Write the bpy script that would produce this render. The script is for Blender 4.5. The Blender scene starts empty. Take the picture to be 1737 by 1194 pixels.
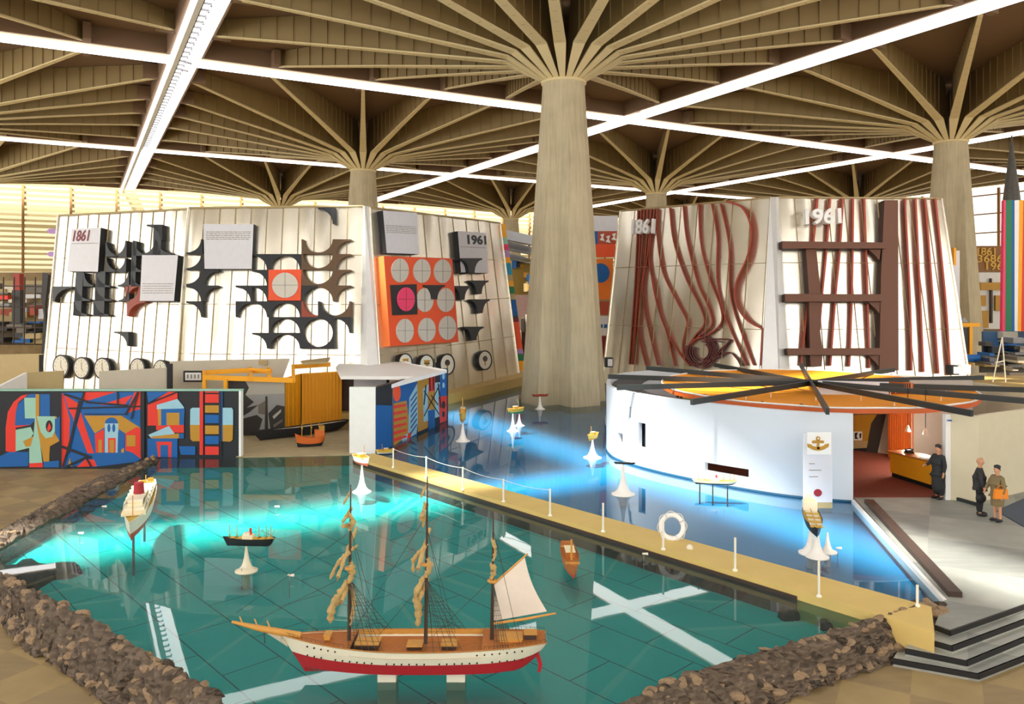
import bpy, bmesh, math, random
from mathutils import Vector, Matrix, Euler
random.seed(7)
R = math.radians
SC = bpy.context.scene
# ---------------------------------------------------------------- camera, world, sun, exposure
F, HZ, CX, H = 1328.8, 498.7, 868.5, 6.74          # focal length in pixels, horizon row, centre column, eye height
TH = R(28.77)                                      # the hall's grid is turned by this angle to the view
D1 = Vector((math.cos(TH), math.sin(TH), 0)); D2 = Vector((-math.sin(TH), math.cos(TH), 0))
C0 = Vector((3.24, 49.14, 0))                      # foot of the central column
cam = bpy.data.cameras.new('camera'); co = bpy.data.objects.new('camera', cam); SC.collection.objects.link(co)
cam.sensor_width = 36; cam.lens = F / 1737 * 36; cam.shift_y = (HZ - 597) / 1737
cam.clip_end = 1000; cam.clip_start = 0.1
co.location = (0, 0, H); co.rotation_euler = (R(90), 0, 0); SC.camera = co
SC.view_settings.view_transform = 'Standard'; SC.view_settings.look = 'None'
SC.view_settings.exposure = 0.0; SC.view_settings.gamma = 1.0; SC.view_settings.use_curve_mapping = False
wd = bpy.data.worlds.new('sky'); SC.world = wd; wd.use_nodes = True
wd.node_tree.nodes['Background'].inputs[0].default_value = (0.75, 0.85, 1.0, 1)
wd.node_tree.nodes['Background'].inputs[1].default_value = 2.0
sl = bpy.data.lights.new('sun', 'SUN'); so = bpy.data.objects.new('sun', sl); SC.collection.objects.link(so)
sl.energy = 100.0; sl.angle = R(5.5); sl.color = (1.0, 0.97, 0.9)
so.rotation_euler = (D1 * 12.0 + D2 * 3.5 - Vector((0, 0, 23.6))).to_track_quat('-Z', 'Y').to_euler()
so.location = (0, 40, 60)
EM_STRIP, EM_FAR, EM_NEAR = 6.0, 1.15, 4.3
SC.cycles.max_bounces = 7; SC.cycles.diffuse_bounces = 4; SC.cycles.glossy_bounces = 4; SC.cycles.transparent_max_bounces = 10
SC.cycles.use_denoising = True; SC.cycles.sample_clamp_indirect = 8.0
# ---------------------------------------------------------------- helpers
def G(x, y, z=0.0):
    Y = (H - z) * F / (y - HZ); return Vector(((x - CX) * Y / F, Y, z))
def P(x, y, Y):
    return Vector(((x - CX) * Y / F, Y, H - (y - HZ) * Y / F))
def UV(u, v, z=0.0):
    p = C0 + D1 * u + D2 * v; p.z = z; return p
def lin(c):
    c = c / 255.0
    return c / 12.92 if c < 0.04045 else ((c + 0.055) / 1.055) ** 2.4
MATS = {}
def mat(name, rgb, rough=0.6, metal=0.0, var=0.12, scale=3.0, bump=0.0, emit=0.0, spec=None):
    if name in MATS: return MATS[name]
    m = bpy.data.materials.new(name); m.use_nodes = True; nt = m.node_tree; b = nt.nodes['Principled BSDF']
    c = [lin(v) for v in rgb]
    tc = nt.nodes.new('ShaderNodeTexCoord'); nz = nt.nodes.new('ShaderNodeTexNoise')
    nz.inputs['Scale'].default_value = scale; nz.inputs['Detail'].default_value = 5
    nt.links.new(tc.outputs['Object'], nz.inputs['Vector'])
    mx = nt.nodes.new('ShaderNodeMix'); mx.data_type = 'RGBA'
    mx.inputs['A'].default_value = [v * (1 - var) for v in c] + [1]
    mx.inputs['B'].default_value = [min(1, v * (1 + var)) for v in c] + [1]
    nt.links.new(nz.outputs['Fac'], mx.inputs['Factor']); nt.links.new(mx.outputs['Result'], b.inputs['Base Color'])
    b.inputs['Roughness'].default_value = rough; b.inputs['Metallic'].default_value = metal
    if spec is not None: b.inputs['Specular IOR Level'].default_value = spec
    if bump:
        bp = nt.nodes.new('ShaderNodeBump'); bp.inputs['Strength'].default_value = bump; bp.inputs['Distance'].default_value = 0.05
        nt.links.new(nz.outputs['Fac'], bp.inputs['Height']); nt.links.new(bp.outputs['Normal'], b.inputs['Normal'])
    if emit:
        b.inputs['Emission Color'].default_value = c + [1]; b.inputs['Emission Strength'].default_value = emit
    MATS[name] = m; return m
class MB:
    def __init__(s): s.v = []; s.f = []; s.m = []; s.sm = []; s.mats = []
    def mi(s, m):
        if m not in s.mats: s.mats.append(m)
        return s.mats.index(m)
    def add(s, vs, fs, m, smooth=False):
        o = len(s.v); s.v += [Vector(v) for v in vs]; k = s.mi(m)
        for f in fs: s.f.append([o + i for i in f]); s.m.append(k); s.sm.append(smooth)
        return s
    def poly(s, pts, m): return s.add(pts, [list(range(len(pts)))], m)
    def box(s, c, d, m, rz=0.0, M=None):
        c = Vector(c); x, y, z = d[0] / 2, d[1] / 2, d[2] / 2
        M = M or Matrix.Rotation(rz, 3, 'Z')
        vs = [c + M @ Vector((a * x, b * y, e * z)) for e in (-1, 1) for a, b in ((-1, -1), (1, -1), (1, 1), (-1, 1))]
        return s.add(vs, [[3, 2, 1, 0], [4, 5, 6, 7], [0, 1, 5, 4], [1, 2, 6, 5], [2, 3, 7, 6], [3, 0, 4, 7]], m)
    def prism(s, pts, ext, m, mside=None):
        ext = Vector(ext); n = len(pts); a = [Vector(p) for p in pts]; b = [p + ext for p in a]
        s.add(a, [list(range(n))], m)
        s.add(b, [list(range(n))[::-1]], mside or m)
        s.add(a + b, [[(i + 1) % n, i, n + i, n + (i + 1) % n] for i in range(n)], mside or m)
        return s
    def tube(s, path, r, m, n=8, cap=True, smooth=True):
        path = [Vector(p) for p in path]; k = len(path)
        rr = list(r) if isinstance(r, (list, tuple)) else [r] * k
        vs = []; prev = None
        for i, p in enumerate(path):
            t = (path[min(i + 1, k - 1)] - path[max(i - 1, 0)])
            t = t.normalized() if t.length > 1e-9 else Vector((0, 0, 1))
            if prev is None:
                a = Vector((0, 0, 1)) if abs(t.z) < 0.9 else Vector((1, 0, 0)); u = t.cross(a).normalized()
            else:
                u = prev - t * prev.dot(t); u = u.normalized() if u.length > 1e-6 else t.orthogonal().normalized()
            prev = u; w = t.cross(u)
            for j in range(n):
                an = 2 * math.pi * j / n; vs.append(p + (u * math.cos(an) + w * math.sin(an)) * rr[i])
        fs = [[i * n + j, i * n + (j + 1) % n, (i + 1) * n + (j + 1) % n, (i + 1) * n + j] for i in range(k - 1) for j in range(n)]
        s.add(vs, fs, m, smooth)
        if cap: s.add(vs[:n], [list(range(n))[::-1]], m); s.add(vs[-n:], [list(range(n))], m)
        return s
    def lathe(s, prof, m, c=(0, 0, 0), n=24, smooth=True):
        c = Vector(c); vs = []
        for r, z in prof:
            for j in range(n):
                a = 2 * math.pi * j / n; vs.append(c + Vector((r * math.cos(a), r * math.sin(a), z)))
        k = len(prof)
        s.add(vs, [[i * n + j, i * n + (j + 1) % n, (i + 1) * n + (j + 1) % n, (i + 1) * n + j] for i in range(k - 1) for j in range(n)], m, smooth)
        s.add(vs[-n:], [list(range(n))], m); s.add(vs[:n], [list(range(n))[::-1]], m)
        return s
    def grid(s, fn, nu, nv, m, smooth=True):
        vs = [fn(i / nu, j / nv) for j in range(nv + 1) for i in range(nu + 1)]; w = nu + 1
        return s.add(vs, [[j * w + i, j * w + i + 1, (j + 1) * w + i + 1, (j + 1) * w + i] for j in range(nv) for i in range(nu)], m, smooth)
    def build(s, name, parent=None, local=False, recalc=True):
        me = bpy.data.meshes.new(name)
        off = Vector((0, 0, 0))
        if parent is None and not local:
            xs = [v.x for v in s.v]; ys = [v.y for v in s.v]; zs = [v.z for v in s.v]
            off = Vector(((min(xs) + max(xs)) / 2, (min(ys) + max(ys)) / 2, min(zs)))
        elif parent is not None and not local:
            q = parent
            while q is not None: off = off + q.location; q = q.parent
        me.from_pydata([tuple(v - off) for v in s.v], [], s.f); me.update()
        for m in s.mats: me.materials.append(m)
        me.polygons.foreach_set('material_index', s.m); me.polygons.foreach_set('use_smooth', s.sm)
        if recalc:
            bm = bmesh.new(); bm.from_mesh(me); bmesh.ops.recalc_face_normals(bm, faces=bm.faces); bm.to_mesh(me); bm.free()
        o = bpy.data.objects.new(name, me); SC.collection.objects.link(o)
        if parent is None: o.location = off if not local else (0, 0, 0)
        else: o.parent = parent
        return o
def tag(o, label=None, cat=None, group=None, kind=None):
    if label: o['label'] = label
    if cat: o['category'] = cat
    if group: o['group'] = group
    if kind: o['kind'] = kind
    return o
def empty(name, loc, rz=0.0, label=None, cat=None, group=None):
    o = bpy.data.objects.new(name, None); SC.collection.objects.link(o); o.location = loc; o.rotation_euler = (0, 0, rz)
    o.empty_display_size = 0.2
    return tag(o, label, cat, group)
def copy_tree(o, parent=None):
    c = o.copy(); SC.collection.objects.link(c)
    if parent is not None: c.parent = parent; c.matrix_parent_inverse = o.matrix_parent_inverse
    for ch in list(o.children): copy_tree(ch, c)
    return c
class Plane:
    """a flat surface in the world; hit() is where the line of sight of a photo pixel meets it, d metres in front"""
    def __init__(s, a, b, c):
        s.p = Vector(a); n = (Vector(b) - s.p).cross(Vector(c) - s.p).normalized()
        if n.dot(Vector((0, 0, H)) - s.p) < 0: n = -n
        s.n = n
    def hit(s, x, y, d=0.0):
        e = Vector((0, 0, H)); v = Vector(((x - CX) / F, 1, -(y - HZ) / F))
        t = (s.p + s.n * d - e).dot(s.n) / v.dot(s.n); return e + v * t
def vplane(x, Y, ang=0.0):                          # upright plane through a point at distance Y, ang = turn from facing the viewer
    p = P(x, HZ, Y); return Plane(p, p + Vector((math.cos(ang), math.sin(ang), 0)), p + Vector((0, 0, 1)))
def crop(ox, oy, s):
    return lambda pts: [(ox + x / s, oy + y / s) for x, y in pts]
def relief(mb, pl, px, d, m, mside=None, d0=0.0):   # a block standing d metres proud of the plane
    pts = [pl.hit(x, y, d) for x, y in px]; mb.prism(pts, -pl.n * (d - d0), m, mside)
def paint(mb, pl, px, m, d=0.004):
    mb.poly([pl.hit(x, y, d) for x, y in px], m)
def ell(cx, cy, rx, ry, n=28, a0=0, a1=360):
    k = n if a1 - a0 >= 360 else n + 1
    return [(cx + rx * math.cos(R(a0 + (a1 - a0) * i / n)), cy + ry * math.sin(R(a0 + (a1 - a0) * i / n))) for i in range(k)]
def rect(x0, y0, x1, y1): return [(x0, y0), (x1, y0), (x1, y1), (x0, y1)]
def crom(pts, k=6):
    out = []; n = len(pts); pts = [Vector(p) for p in pts]
    for i in range(n - 1):
        p0, p1, p2, p3 = pts[max(i - 1, 0)], pts[i], pts[i + 1], pts[min(i + 2, n - 1)]
        for j in range(k):
            t = j / k
            out.append(0.5 * ((2 * p1) + (p2 - p0) * t + (2 * p0 - 5 * p1 + 4 * p2 - p3) * t * t + (3 * p1 - p0 - 3 * p2 + p3) * t ** 3))
    out.append(pts[-1]); return out
def text_mesh(txt, fn, m, name, parent, depth=0.02, shear=0.0, bold=0.0):
    """letters as a mesh; fn(u, v, w) maps the unit box of the word (and depth w) into the world"""
    cu = bpy.data.curves.new('t', 'FONT'); cu.body = txt; cu.extrude = 0.5; cu.shear = shear; cu.offset = bold; cu.resolution_u = 4
    ob = bpy.data.objects.new('t', cu); SC.collection.objects.link(ob)
    dg = bpy.context.evaluated_depsgraph_get(); me = bpy.data.meshes.new_from_object(ob.evaluated_get(dg))
    bpy.data.objects.remove(ob)
    xs = [v.co.x for v in me.vertices]; ys = [v.co.y for v in me.vertices]
    x0, x1, y0, y1 = min(xs), max(xs), min(ys), max(ys)
    mb = MB(); mb.add([fn((v.co.x - x0) / (x1 - x0), (v.co.y - y0) / (y1 - y0), (v.co.z + 0.5) * depth) for v in me.vertices],
                      [list(p.vertices) for p in me.polygons], m)
    bpy.data.meshes.remove(me)
    return mb.build(name, parent)
def plane_text(txt, pl, tl, tr, bl, d, m, name, parent, depth=0.02, **k):
    a, b, c = pl.hit(*tl, d), pl.hit(*tr, d), pl.hit(*bl, d)
    return text_mesh(txt, lambda u, v, w: c + (b - a) * u + (a - c) * v + pl.n * w, m, name, parent, depth, **k)
# ---------------------------------------------------------------- special materials
def nodes(name):
    m = bpy.data.materials.new(name); m.use_nodes = True; nt = m.node_tree
    for n in list(nt.nodes):
        if n.type != 'OUTPUT_MATERIAL': nt.nodes.remove(n)
    return m, nt, nt.nodes['Material Output']
def mk_water(name, tint, bump=0.0022, haze=0.042):
    m, nt, out = nodes(name)
    tr = nt.nodes.new('ShaderNodeBsdfTransparent'); tr.inputs[0].default_value = tint
    gl = nt.nodes.new('ShaderNodeBsdfGlossy'); gl.inputs['Roughness'].default_value = 0.015
    fr = nt.nodes.new('ShaderNodeFresnel'); fr.inputs[0].default_value = 1.36
    tc = nt.nodes.new('ShaderNodeTexCoord'); nz = nt.nodes.new('ShaderNodeTexNoise'); nz.inputs['Scale'].default_value = 1.6; nz.inputs['Detail'].default_value = 2
    bp = nt.nodes.new('ShaderNodeBump'); bp.inputs['Strength'].default_value = bump; bp.inputs['Distance'].default_value = 0.1
    mx = nt.nodes.new('ShaderNodeMixShader'); L = nt.links.new
    L(tc.outputs['Object'], nz.inputs['Vector']); L(nz.outputs['Fac'], bp.inputs['Height'])
    L(bp.outputs[0], gl.inputs['Normal']); L(bp.outputs[0], fr.inputs['Normal'])
    df = nt.nodes.new('ShaderNodeBsdfDiffuse'); df.inputs[0].default_value = (0.8, 0.95, 1.0, 1); m2 = nt.nodes.new('ShaderNodeMixShader'); m2.inputs[0].default_value = haze
    L(tr.outputs[0], m2.inputs[1]); L(df.outputs[0], m2.inputs[2]); L(fr.outputs[0], mx.inputs[0]); L(m2.outputs[0], mx.inputs[1]); L(gl.outputs[0], mx.inputs[2]); L(mx.outputs[0], out.inputs[0])
    return m
def mk_skylight(name):
    m, nt, out = nodes(name)
    tr = nt.nodes.new('ShaderNodeBsdfTransparent'); em = nt.nodes.new('ShaderNodeEmission'); em.inputs[0].default_value = (1, 0.97, 0.95, 1); em.inputs[1].default_value = EM_STRIP
    mx = nt.nodes.new('ShaderNodeMixShader'); mx.inputs[0].default_value = 0.6
    nt.links.new(tr.outputs[0], mx.inputs[1]); nt.links.new(em.outputs[0], mx.inputs[2]); nt.links.new(mx.outputs[0], out.inputs[0]); return m
def mk_glow(name, rgb, s):
    m, nt, out = nodes(name); em = nt.nodes.new('ShaderNodeEmission')
    em.inputs[0].default_value = [lin(v) for v in rgb] + [1]; em.inputs[1].default_value = s
    nt.links.new(em.outputs[0], out.inputs[0]); return m
def mk_basin(name, rgb, line, ang, sx, sy):
    """painted pool bottom with dark joints between the slabs"""
    m = mat(name, rgb, 0.7, var=0.12, scale=0.6); nt = m.node_tree; b = nt.nodes['Principled BSDF']; L = nt.links.new
    tc = nt.nodes.new('ShaderNodeTexCoord'); mp = nt.nodes.new('ShaderNodeMapping'); mp.inputs['Rotation'].default_value = (0, 0, ang)
    br = nt.nodes.new('ShaderNodeTexBrick'); br.inputs['Scale'].default_value = 1.0; br.inputs['Mortar Size'].default_value = 0.017; br.inputs['Mortar Smooth'].default_value = 0.3
    br.inputs['Brick Width'].default_value = sx; br.inputs['Row Height'].default_value = sy; br.offset = 0.5
    src = b.inputs['Base Color'].links[0].from_socket
    mx = nt.nodes.new('ShaderNodeMix'); mx.data_type = 'RGBA'; mx.inputs['B'].default_value = [lin(v) for v in line] + [1]
    L(tc.outputs['Object'], mp.inputs[0]); L(mp.outputs[0], br.inputs['Vector']); L(br.outputs['Fac'], mx.inputs['Factor'])
    L(src, mx.inputs['A']); L(mx.outputs['Result'], b.inputs['Base Color']); return m
def mk_floor(name, c1, c2, size, ang):
    """worn square flooring sheets laid with alternating grain"""
    m = mat(name, c1, 0.55, var=0.3, scale=1.3); nt = m.node_tree; b = nt.nodes['Principled BSDF']; L = nt.links.new
    tc = nt.nodes.new('ShaderNodeTexCoord'); mp = nt.nodes.new('ShaderNodeMapping'); mp.inputs['Rotation'].default_value = (0, 0, ang)
    ck = nt.nodes.new('ShaderNodeTexChecker'); ck.inputs['Scale'].default_value = 1 / size
    nz = nt.nodes.new('ShaderNodeTexNoise'); nz.inputs['Scale'].default_value = 0.9; nz.inputs['Detail'].default_value = 7
    mp2 = nt.nodes.new('ShaderNodeMapping'); mp2.inputs['Scale'].default_value = (1, 6, 1); mp2.inputs['Rotation'].default_value = (0, 0, ang)
    src = b.inputs['Base Color'].links[0].from_socket
    mul = nt.nodes.new('ShaderNodeMath'); mul.operation = 'MULTIPLY'
    mx = nt.nodes.new('ShaderNodeMix'); mx.data_type = 'RGBA'; mx.inputs['B'].default_value = [lin(v) for v in c2] + [1]
    L(tc.outputs['Object'], mp.inputs[0]); L(mp.outputs[0], ck.inputs['Vector']); L(tc.outputs['Object'], mp2.inputs[0]); L(mp2.outputs[0], nz.inputs['Vector'])
    L(ck.outputs['Fac'], mul.inputs[0]); L(nz.outputs['Fac'], mul.inputs[1]); L(mul.outputs[0], mx.inputs['Factor'])
    L(src, mx.inputs['A']); L(mx.outputs['Result'], b.inputs['Base Color']); return m
def mk_concrete(name, rgb):
    m = mat(name, rgb, 0.85, var=0.2, scale=0.8); nt = m.node_tree; b = nt.nodes['Principled BSDF']; L = nt.links.new
    tc = nt.nodes.new('ShaderNodeTexCoord'); mp = nt.nodes.new('ShaderNodeMapping'); mp.inputs['Scale'].default_value = (5, 5, 0.25)
    nz = nt.nodes.new('ShaderNodeTexNoise'); nz.inputs['Scale'].default_value = 1.5; nz.inputs['Detail'].default_value = 4
    src = b.inputs['Base Color'].links[0].from_socket
    mx = nt.nodes.new('ShaderNodeMix'); mx.data_type = 'RGBA'; mx.blend_type = 'MULTIPLY'; mx.inputs['Factor'].default_value = 0.45
    L(tc.outputs['Object'], mp.inputs[0]); L(mp.outputs[0], nz.inputs['Vector']); L(src, mx.inputs['A']); L(nz.outputs['Fac'], mx.inputs['B'])
    L(mx.outputs['Result'], b.inputs['Base Color']); return m
def flat(name, rgb, rough=0.55, **k): return mat(name, rgb, rough, var=0.06, **k)
WHITE = flat('white_paint', (238, 238, 235)); PALE = flat('pale_grey', (214, 214, 220)); BLACK = flat('black_paint', (22, 24, 28))
ORANGE = flat('orange_paint', (235, 84, 36)); GOLD = flat('gold_paint', (206, 160, 60)); YELLOW = flat('yellow_paint', (246, 172, 20))
NAVY = flat('navy_paint', (22, 28, 38)); RED = flat('red_paint', (222, 52, 38)); BLUE = flat('blue_paint', (0, 92, 165)); SKYB = flat('sky_blue_paint', (150, 196, 214))
MINT = flat('mint_paint', (150, 198, 180)); OCHRE = flat('ochre_paint', (184, 136, 38)); CREAM = flat('cream_paint', (226, 220, 200)); PINK = flat('pink_paint', (240, 60, 110))
RUST = flat('red_oxide', (176, 74, 48)); BROWN = flat('brown_steel', (104, 62, 40)); GREEN = flat('green_paint', (30, 120, 80))
WOOD = mat('deck_wood', (178, 106, 42), 0.5, var=0.25, scale=12); SPAR = mat('spar_wood', (205, 150, 70), 0.45, var=0.15, scale=8)
DKWOOD = mat('dark_wood', (62, 46, 38), 0.5, var=0.2, scale=8); HULLRED = flat('hull_red', (176, 36, 44), 0.35); HULLWHITE = flat('hull_white', (236, 228, 205), 0.35)
CANVAS = mat('furled_canvas', (196, 166, 108), 0.85, var=0.35, scale=30, bump=0.8); SAIL = mat('sail_cloth', (226, 214, 200), 0.8, var=0.08, scale=5)
ROPE = flat('rigging', (60, 62, 50)); DARKG = flat('dark_green', (30, 44, 44)); SAND = mat('sand', (168, 152, 116), 0.9, var=0.2, scale=2, bump=0.3)
CONC = mk_concrete('column_concrete', (208, 194, 160)); ARM = mat('steel_arm', (150, 128, 84), 0.6, var=0.1, scale=0.5); SOFFIT = mat('roof_soffit', (128, 102, 78), 0.8, var=0.12, scale=0.15)
ARMB = mat('steel_flange', (222, 204, 156), 0.5, var=0.05, scale=0.5)  # paler than the arm webs: floor bounce light put into the colour
METAL = mat('satin_metal', (228, 222, 206), 0.27, 0.88, var=0.08, scale=0.7, bump=0.12)
FINM = mat('fin_metal', (225, 226, 226), 0.4, 0.5, var=0.05)
ROCK = mat('rough_rock', (152, 128, 100), 0.9, var=0.5, scale=6, bump=1.0); ROCKD = mat('dark_rock', (110, 95, 80), 0.95, var=0.6, scale=5, bump=1.0)
def craggy(m):
    nt = m.node_tree; b = nt.nodes['Principled BSDF']; tc = nt.nodes.new('ShaderNodeTexCoord'); vo = nt.nodes.new('ShaderNodeTexVoronoi'); vo.inputs['Scale'].default_value = 4.5
    mp = nt.nodes.new('ShaderNodeMapping'); mp.inputs['Scale'].default_value = (1, 1, 2.2); bp = nt.nodes.new('ShaderNodeBump'); bp.inputs['Strength'].default_value = 1.0; bp.inputs['Distance'].default_value = 0.25; bp.invert = True
    nt.links.new(tc.outputs['Object'], mp.inputs[0]); nt.links.new(mp.outputs[0], vo.inputs['Vector']); nt.links.new(vo.outputs['Distance'], bp.inputs['Height'])
    old = b.inputs['Normal'].links[0].from_socket; nt.links.new(old, bp.inputs['Normal']); nt.links.new(bp.outputs[0], b.inputs['Normal'])
craggy(ROCKD)
DAMM = mat('causeway_paint', (214, 186, 112), 0.7, var=0.1, scale=1.5)
GREY = flat('grey_paint', (150, 150, 148)); TAN = flat('tan_paint', (178, 158, 110)); STEEL = mat('dull_steel', (110, 110, 112), 0.4, 0.6)
# ---------------------------------------------------------------- roof: mushroom columns on the 40 m grid
def shaft_pt(a, t):
    L_, W_ = 2.55, 1.05
    c, s = abs(math.cos(a)), abs(math.sin(a))
    # ray to the outline of a cross
    r1 = min(L_ / max(c, 1e-6), W_ / max(s, 1e-6)); r2 = min(W_ / max(c, 1e-6), L_ / max(s, 1e-6))
    rb = max(r1, r2); r = rb * (1 - t) + 1.32 * t
    return Vector((r * math.cos(a), r * math.sin(a), -0.5 + 20.5 * t))
def arm_mesh(k):
    a = R(18 * k); c = max(abs(math.cos(a)), abs(math.sin(a))); tip = 19.0 / c
    mb = MB(); M = Matrix.Rotation(a, 3, 'Z')
    st = [(1.2, 20.0, 0.16), (3.6, 21.35, 0.36), (tip * 0.5 + 1.8, 22.65, 0.22), (tip, 23.85, 0.13)]   # radius, underside, half flange
    def q(r, y, z): return M @ Vector((r, y, z))
    for (r0, z0, h0), (r1, z1, h1) in zip(st, st[1:]):
        for dz, mm in ((0, ARMB), (0.1, ARM)):
            mb.add([q(r0, -h0, z0 + dz), q(r0, h0, z0 + dz), q(r1, h1, z1 + dz), q(r1, -h1, z1 + dz)], [[0, 1, 2, 3]], mm)
        for sg in (-1, 1):
            mb.add([q(r0, sg * h0, z0), q(r1, sg * h1, z1), q(r1, sg * h1, z1 + 0.1), q(r0, sg * h0, z0 + 0.1)], [[0, 1, 2, 3]], ARMB)
    for sg in (-1, 1):                                # web plates
        w0 = 0.05
        up = [(1.2, 22.4), (2.0, 24.95), (tip, 24.95)]; lo = [(r, z + 0.05) for r, z, h in st]
        pts = [q(r, sg * w0, z) for r, z in lo + up[::-1]]
        mb.poly(pts, ARM)
    r = 3.9
    while r < tip - 0.5:                              # stiffeners
        for (r0, z0, h0), (r1, z1, h1) in zip(st, st[1:]):
            if r0 <= r < r1: zz = z0 + (z1 - z0) * (r - r0) / (r1 - r0)
        mb.box(q(r, 0, (zz + 24.95) / 2), (0.06, 0.26, 24.95 - zz), ARM, M=M)
        r += 1.15
    return mb
ARM_ME = [arm_mesh(k) for k in range(20)]
def make_column():
    root = empty('mushroom_column', (0, 0, 0))
    mb = MB(); mb.grid(lambda u, v: shaft_pt(u * 2 * math.pi, v), 96, 20, CONC, smooth=False); mb.build('shaft', root, local=True)
    mb = MB(); mb.lathe([(1.32, 19.85), (1.42, 19.9), (1.42, 20.02), (1.25, 20.05)], ARMB, n=40); mb.build('collar', root, local=True)
    for k in range(20): ARM_ME[k].build('arm', root, local=True, recalc=False)
    mb = MB(); mb.box((0, 0, 25.1), (38.1, 38.1, 0.25), SOFFIT)
    for s in (-1, 1):
        mb.box((s * 18.9, 0, 24.4), (0.25, 38, 1.3), SOFFIT); mb.box((0, s * 18.9, 24.4), (38, 0.25, 1.3), SOFFIT)
        for t in (6.17, 13.8, -6.17, -13.8, 0):
            mb.box((s * 18.3, t, 24.3), (1.2, 0.5, 1.1), SOFFIT); mb.box((t, s * 18.3, 24.3), (0.5, 1.2, 1.1), SOFFIT)
    mb.build('roof_panel', root, local=True)
    return root
proto = make_column()
COL_LABEL = {(0, 0): 'central mushroom column rising out of the blue pool, cross-shaped at its foot', (1, 0): 'tall column behind the right end of the ribbed 1961 screen',
             (0, 1): 'column whose fan of arms opens above the middle of the black relief screen', (1, 1): 'column ending above the curved red ribs of the 1861 screen',
             (0, 2): 'small distant column with its fan against the window band above the relief screen', (1, 2): 'distant column just left of the central column, above the coloured post',
             (2, 1): 'distant column with only its fan of arms showing above the 1961 numerals'}
for i in (-1, 0, 1, 2):
    for j in (-1, 0, 1, 2):
        o = proto if (i, j) == (-1, -1) else copy_tree(proto)
        o.location = UV(40 * i, 40 * j); o.rotation_euler = (0, 0, TH)
        tag(o, COL_LABEL.get((i, j), 'concrete mushroom column at the outer rows of the hall grid'), 'column', 'mushroom columns of the hall')
        o['kind'] = 'thing'
SKY = mk_skylight('skylight_glass')
nwin = 0
def win(mb, extra=None):
    global nwin
    nwin += 1; o = mb.build('window_%d' % nwin); o['kind'] = 'structure'; return o
for u in (-20, 20, 60):
    mb = MB(); mb.prism([UV(u - 1, -60, 23.62), UV(u + 1, -60, 23.62), UV(u + 1, 100, 23.62), UV(u - 1, 100, 23.62)], (0, 0, 0.02), SKY); win(mb)
for v in (-20, 20, 60):
    for (a, b) in ((-60, -21), (-19, 19), (21, 59), (61, 100)):
        mb = MB(); mb.prism([UV(a, v - 1, 23.62), UV(b, v - 1, 23.62), UV(b, v + 1, 23.62), UV(a, v + 1, 23.62)], (0, 0, 0.02), SKY); win(mb)
# crane rail under the skylight on the left
rl = MB()
rl.prism([UV(-20.75, -60, 23.3), UV(-20.45, -60, 23.3), UV(-20.45, 100, 23.3), UV(-20.75, 100, 23.3)], (0, 0, 0.3), WHITE)
for k in range(60):
    v = -12 + k * 1.15
    rl.box(UV(-20.2, v, 23.45), (0.5, 0.09, 0.12), STEEL, rz=TH)
    rl.box(UV(-19.95, v, 23.4), (0.1, 0.18, 0.2), STEEL, rz=TH)
for v in (19.0, 21.2): rl.box(UV(-20.1, v, 23.4), (1.3, 0.12, 0.12), STEEL, rz=TH + 0.5)
rl.prism([UV(-20.42, -12, 23.35), UV(-20.36, -12, 23.35), UV(-20.36, 58, 23.35), UV(-20.42, 58, 23.35)], (0, 0, 0.1), STEEL)
tag(rl.build('ceiling_rail'), 'white rail with dark brackets running under the wide skylight strip', 'rail')
# outer walls: glazed bands with louvres
GLF = mk_glow('far_glass', (255, 238, 190), EM_FAR); GLR = mk_glow('right_glass', (255, 246, 235), 1.5); GLN = mk_glow('near_glass', (255, 251, 244), EM_NEAR)
LOUV = mat('louvre_slats', (222, 204, 150), 0.6, var=0.05); MUL = mat('mullion', (150, 110, 60), 0.6)
WALLM = mat('wall_plaster', (150, 132, 96), 0.85, var=0.1, scale=0.3)
def glazed(name, fa, fb, z0, z1, glow, step, slats, inward):
    """fa..fb are wall ends; a solid wall below z0, lit glass above it, mullions and slats in front"""
    a, b = Vector(fa), Vector(fb); t = (b - a).normalized(); L_ = (b - a).length; n = inward.normalized(); rz = math.atan2(t.y, t.x)
    mid = (a + b) / 2
    mb = MB(); mb.box(mid + Vector((0, 0, (z0 - 0.5) / 2)) - n * 0.2, (L_, 0.4, z0 + 0.5), WALLM, rz=rz)
    mb.box(mid + Vector((0, 0, (z1 + 25.4) / 2)) - n * 0.2, (L_, 0.4, 25.4 - z1), WALLM, rz=rz)
    o = mb.build('wall_' + name); o['kind'] = 'structure'
    mb = MB(); mb.box(mid + Vector((0, 0, (z0 + z1) / 2)) - n * 0.1, (L_, 0.1, z1 - z0), glow, rz=rz)
    k = 0.0
    while k < L_:
        mb.box(a + t * k + Vector((0, 0, (z0 + z1) / 2)) + n * 0.15, (0.35, 0.3, z1 - z0), MUL, rz=rz); k += step
    if slats:
        z = z0
        while z < z1:
            mb.box(mid + Vector((0, 0, z)) + n * 0.1, (L_, 0.22, 0.34 if (round((z - z0) / slats) % 4) else 0.55), LOUV, rz=rz); z += slats
    else:
        z = z0
        while z < z1: mb.box(mid + Vector((0, 0, z)) + n * 0.1, (L_, 0.2, 0.18), MUL, rz=rz); z += 3.0
    win(mb)
glazed('back', UV(-60, 100), UV(100, 100), 7.0, 23.5, GLF, 6.4, 0.85, -D2)
glazed('right', UV(100, -60), UV(100, 100), 13.5, 23.5, GLR, 6.4, 0, -D1)
glazed('front', UV(-60, -60), UV(100, -60), 5.0, 22.5, GLN, 6.4, 0, D2)
glazed('left', UV(-60, -60), UV(-60, 100), 3.5, 23.0, GLN, 6.4, 0, D1)
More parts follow.
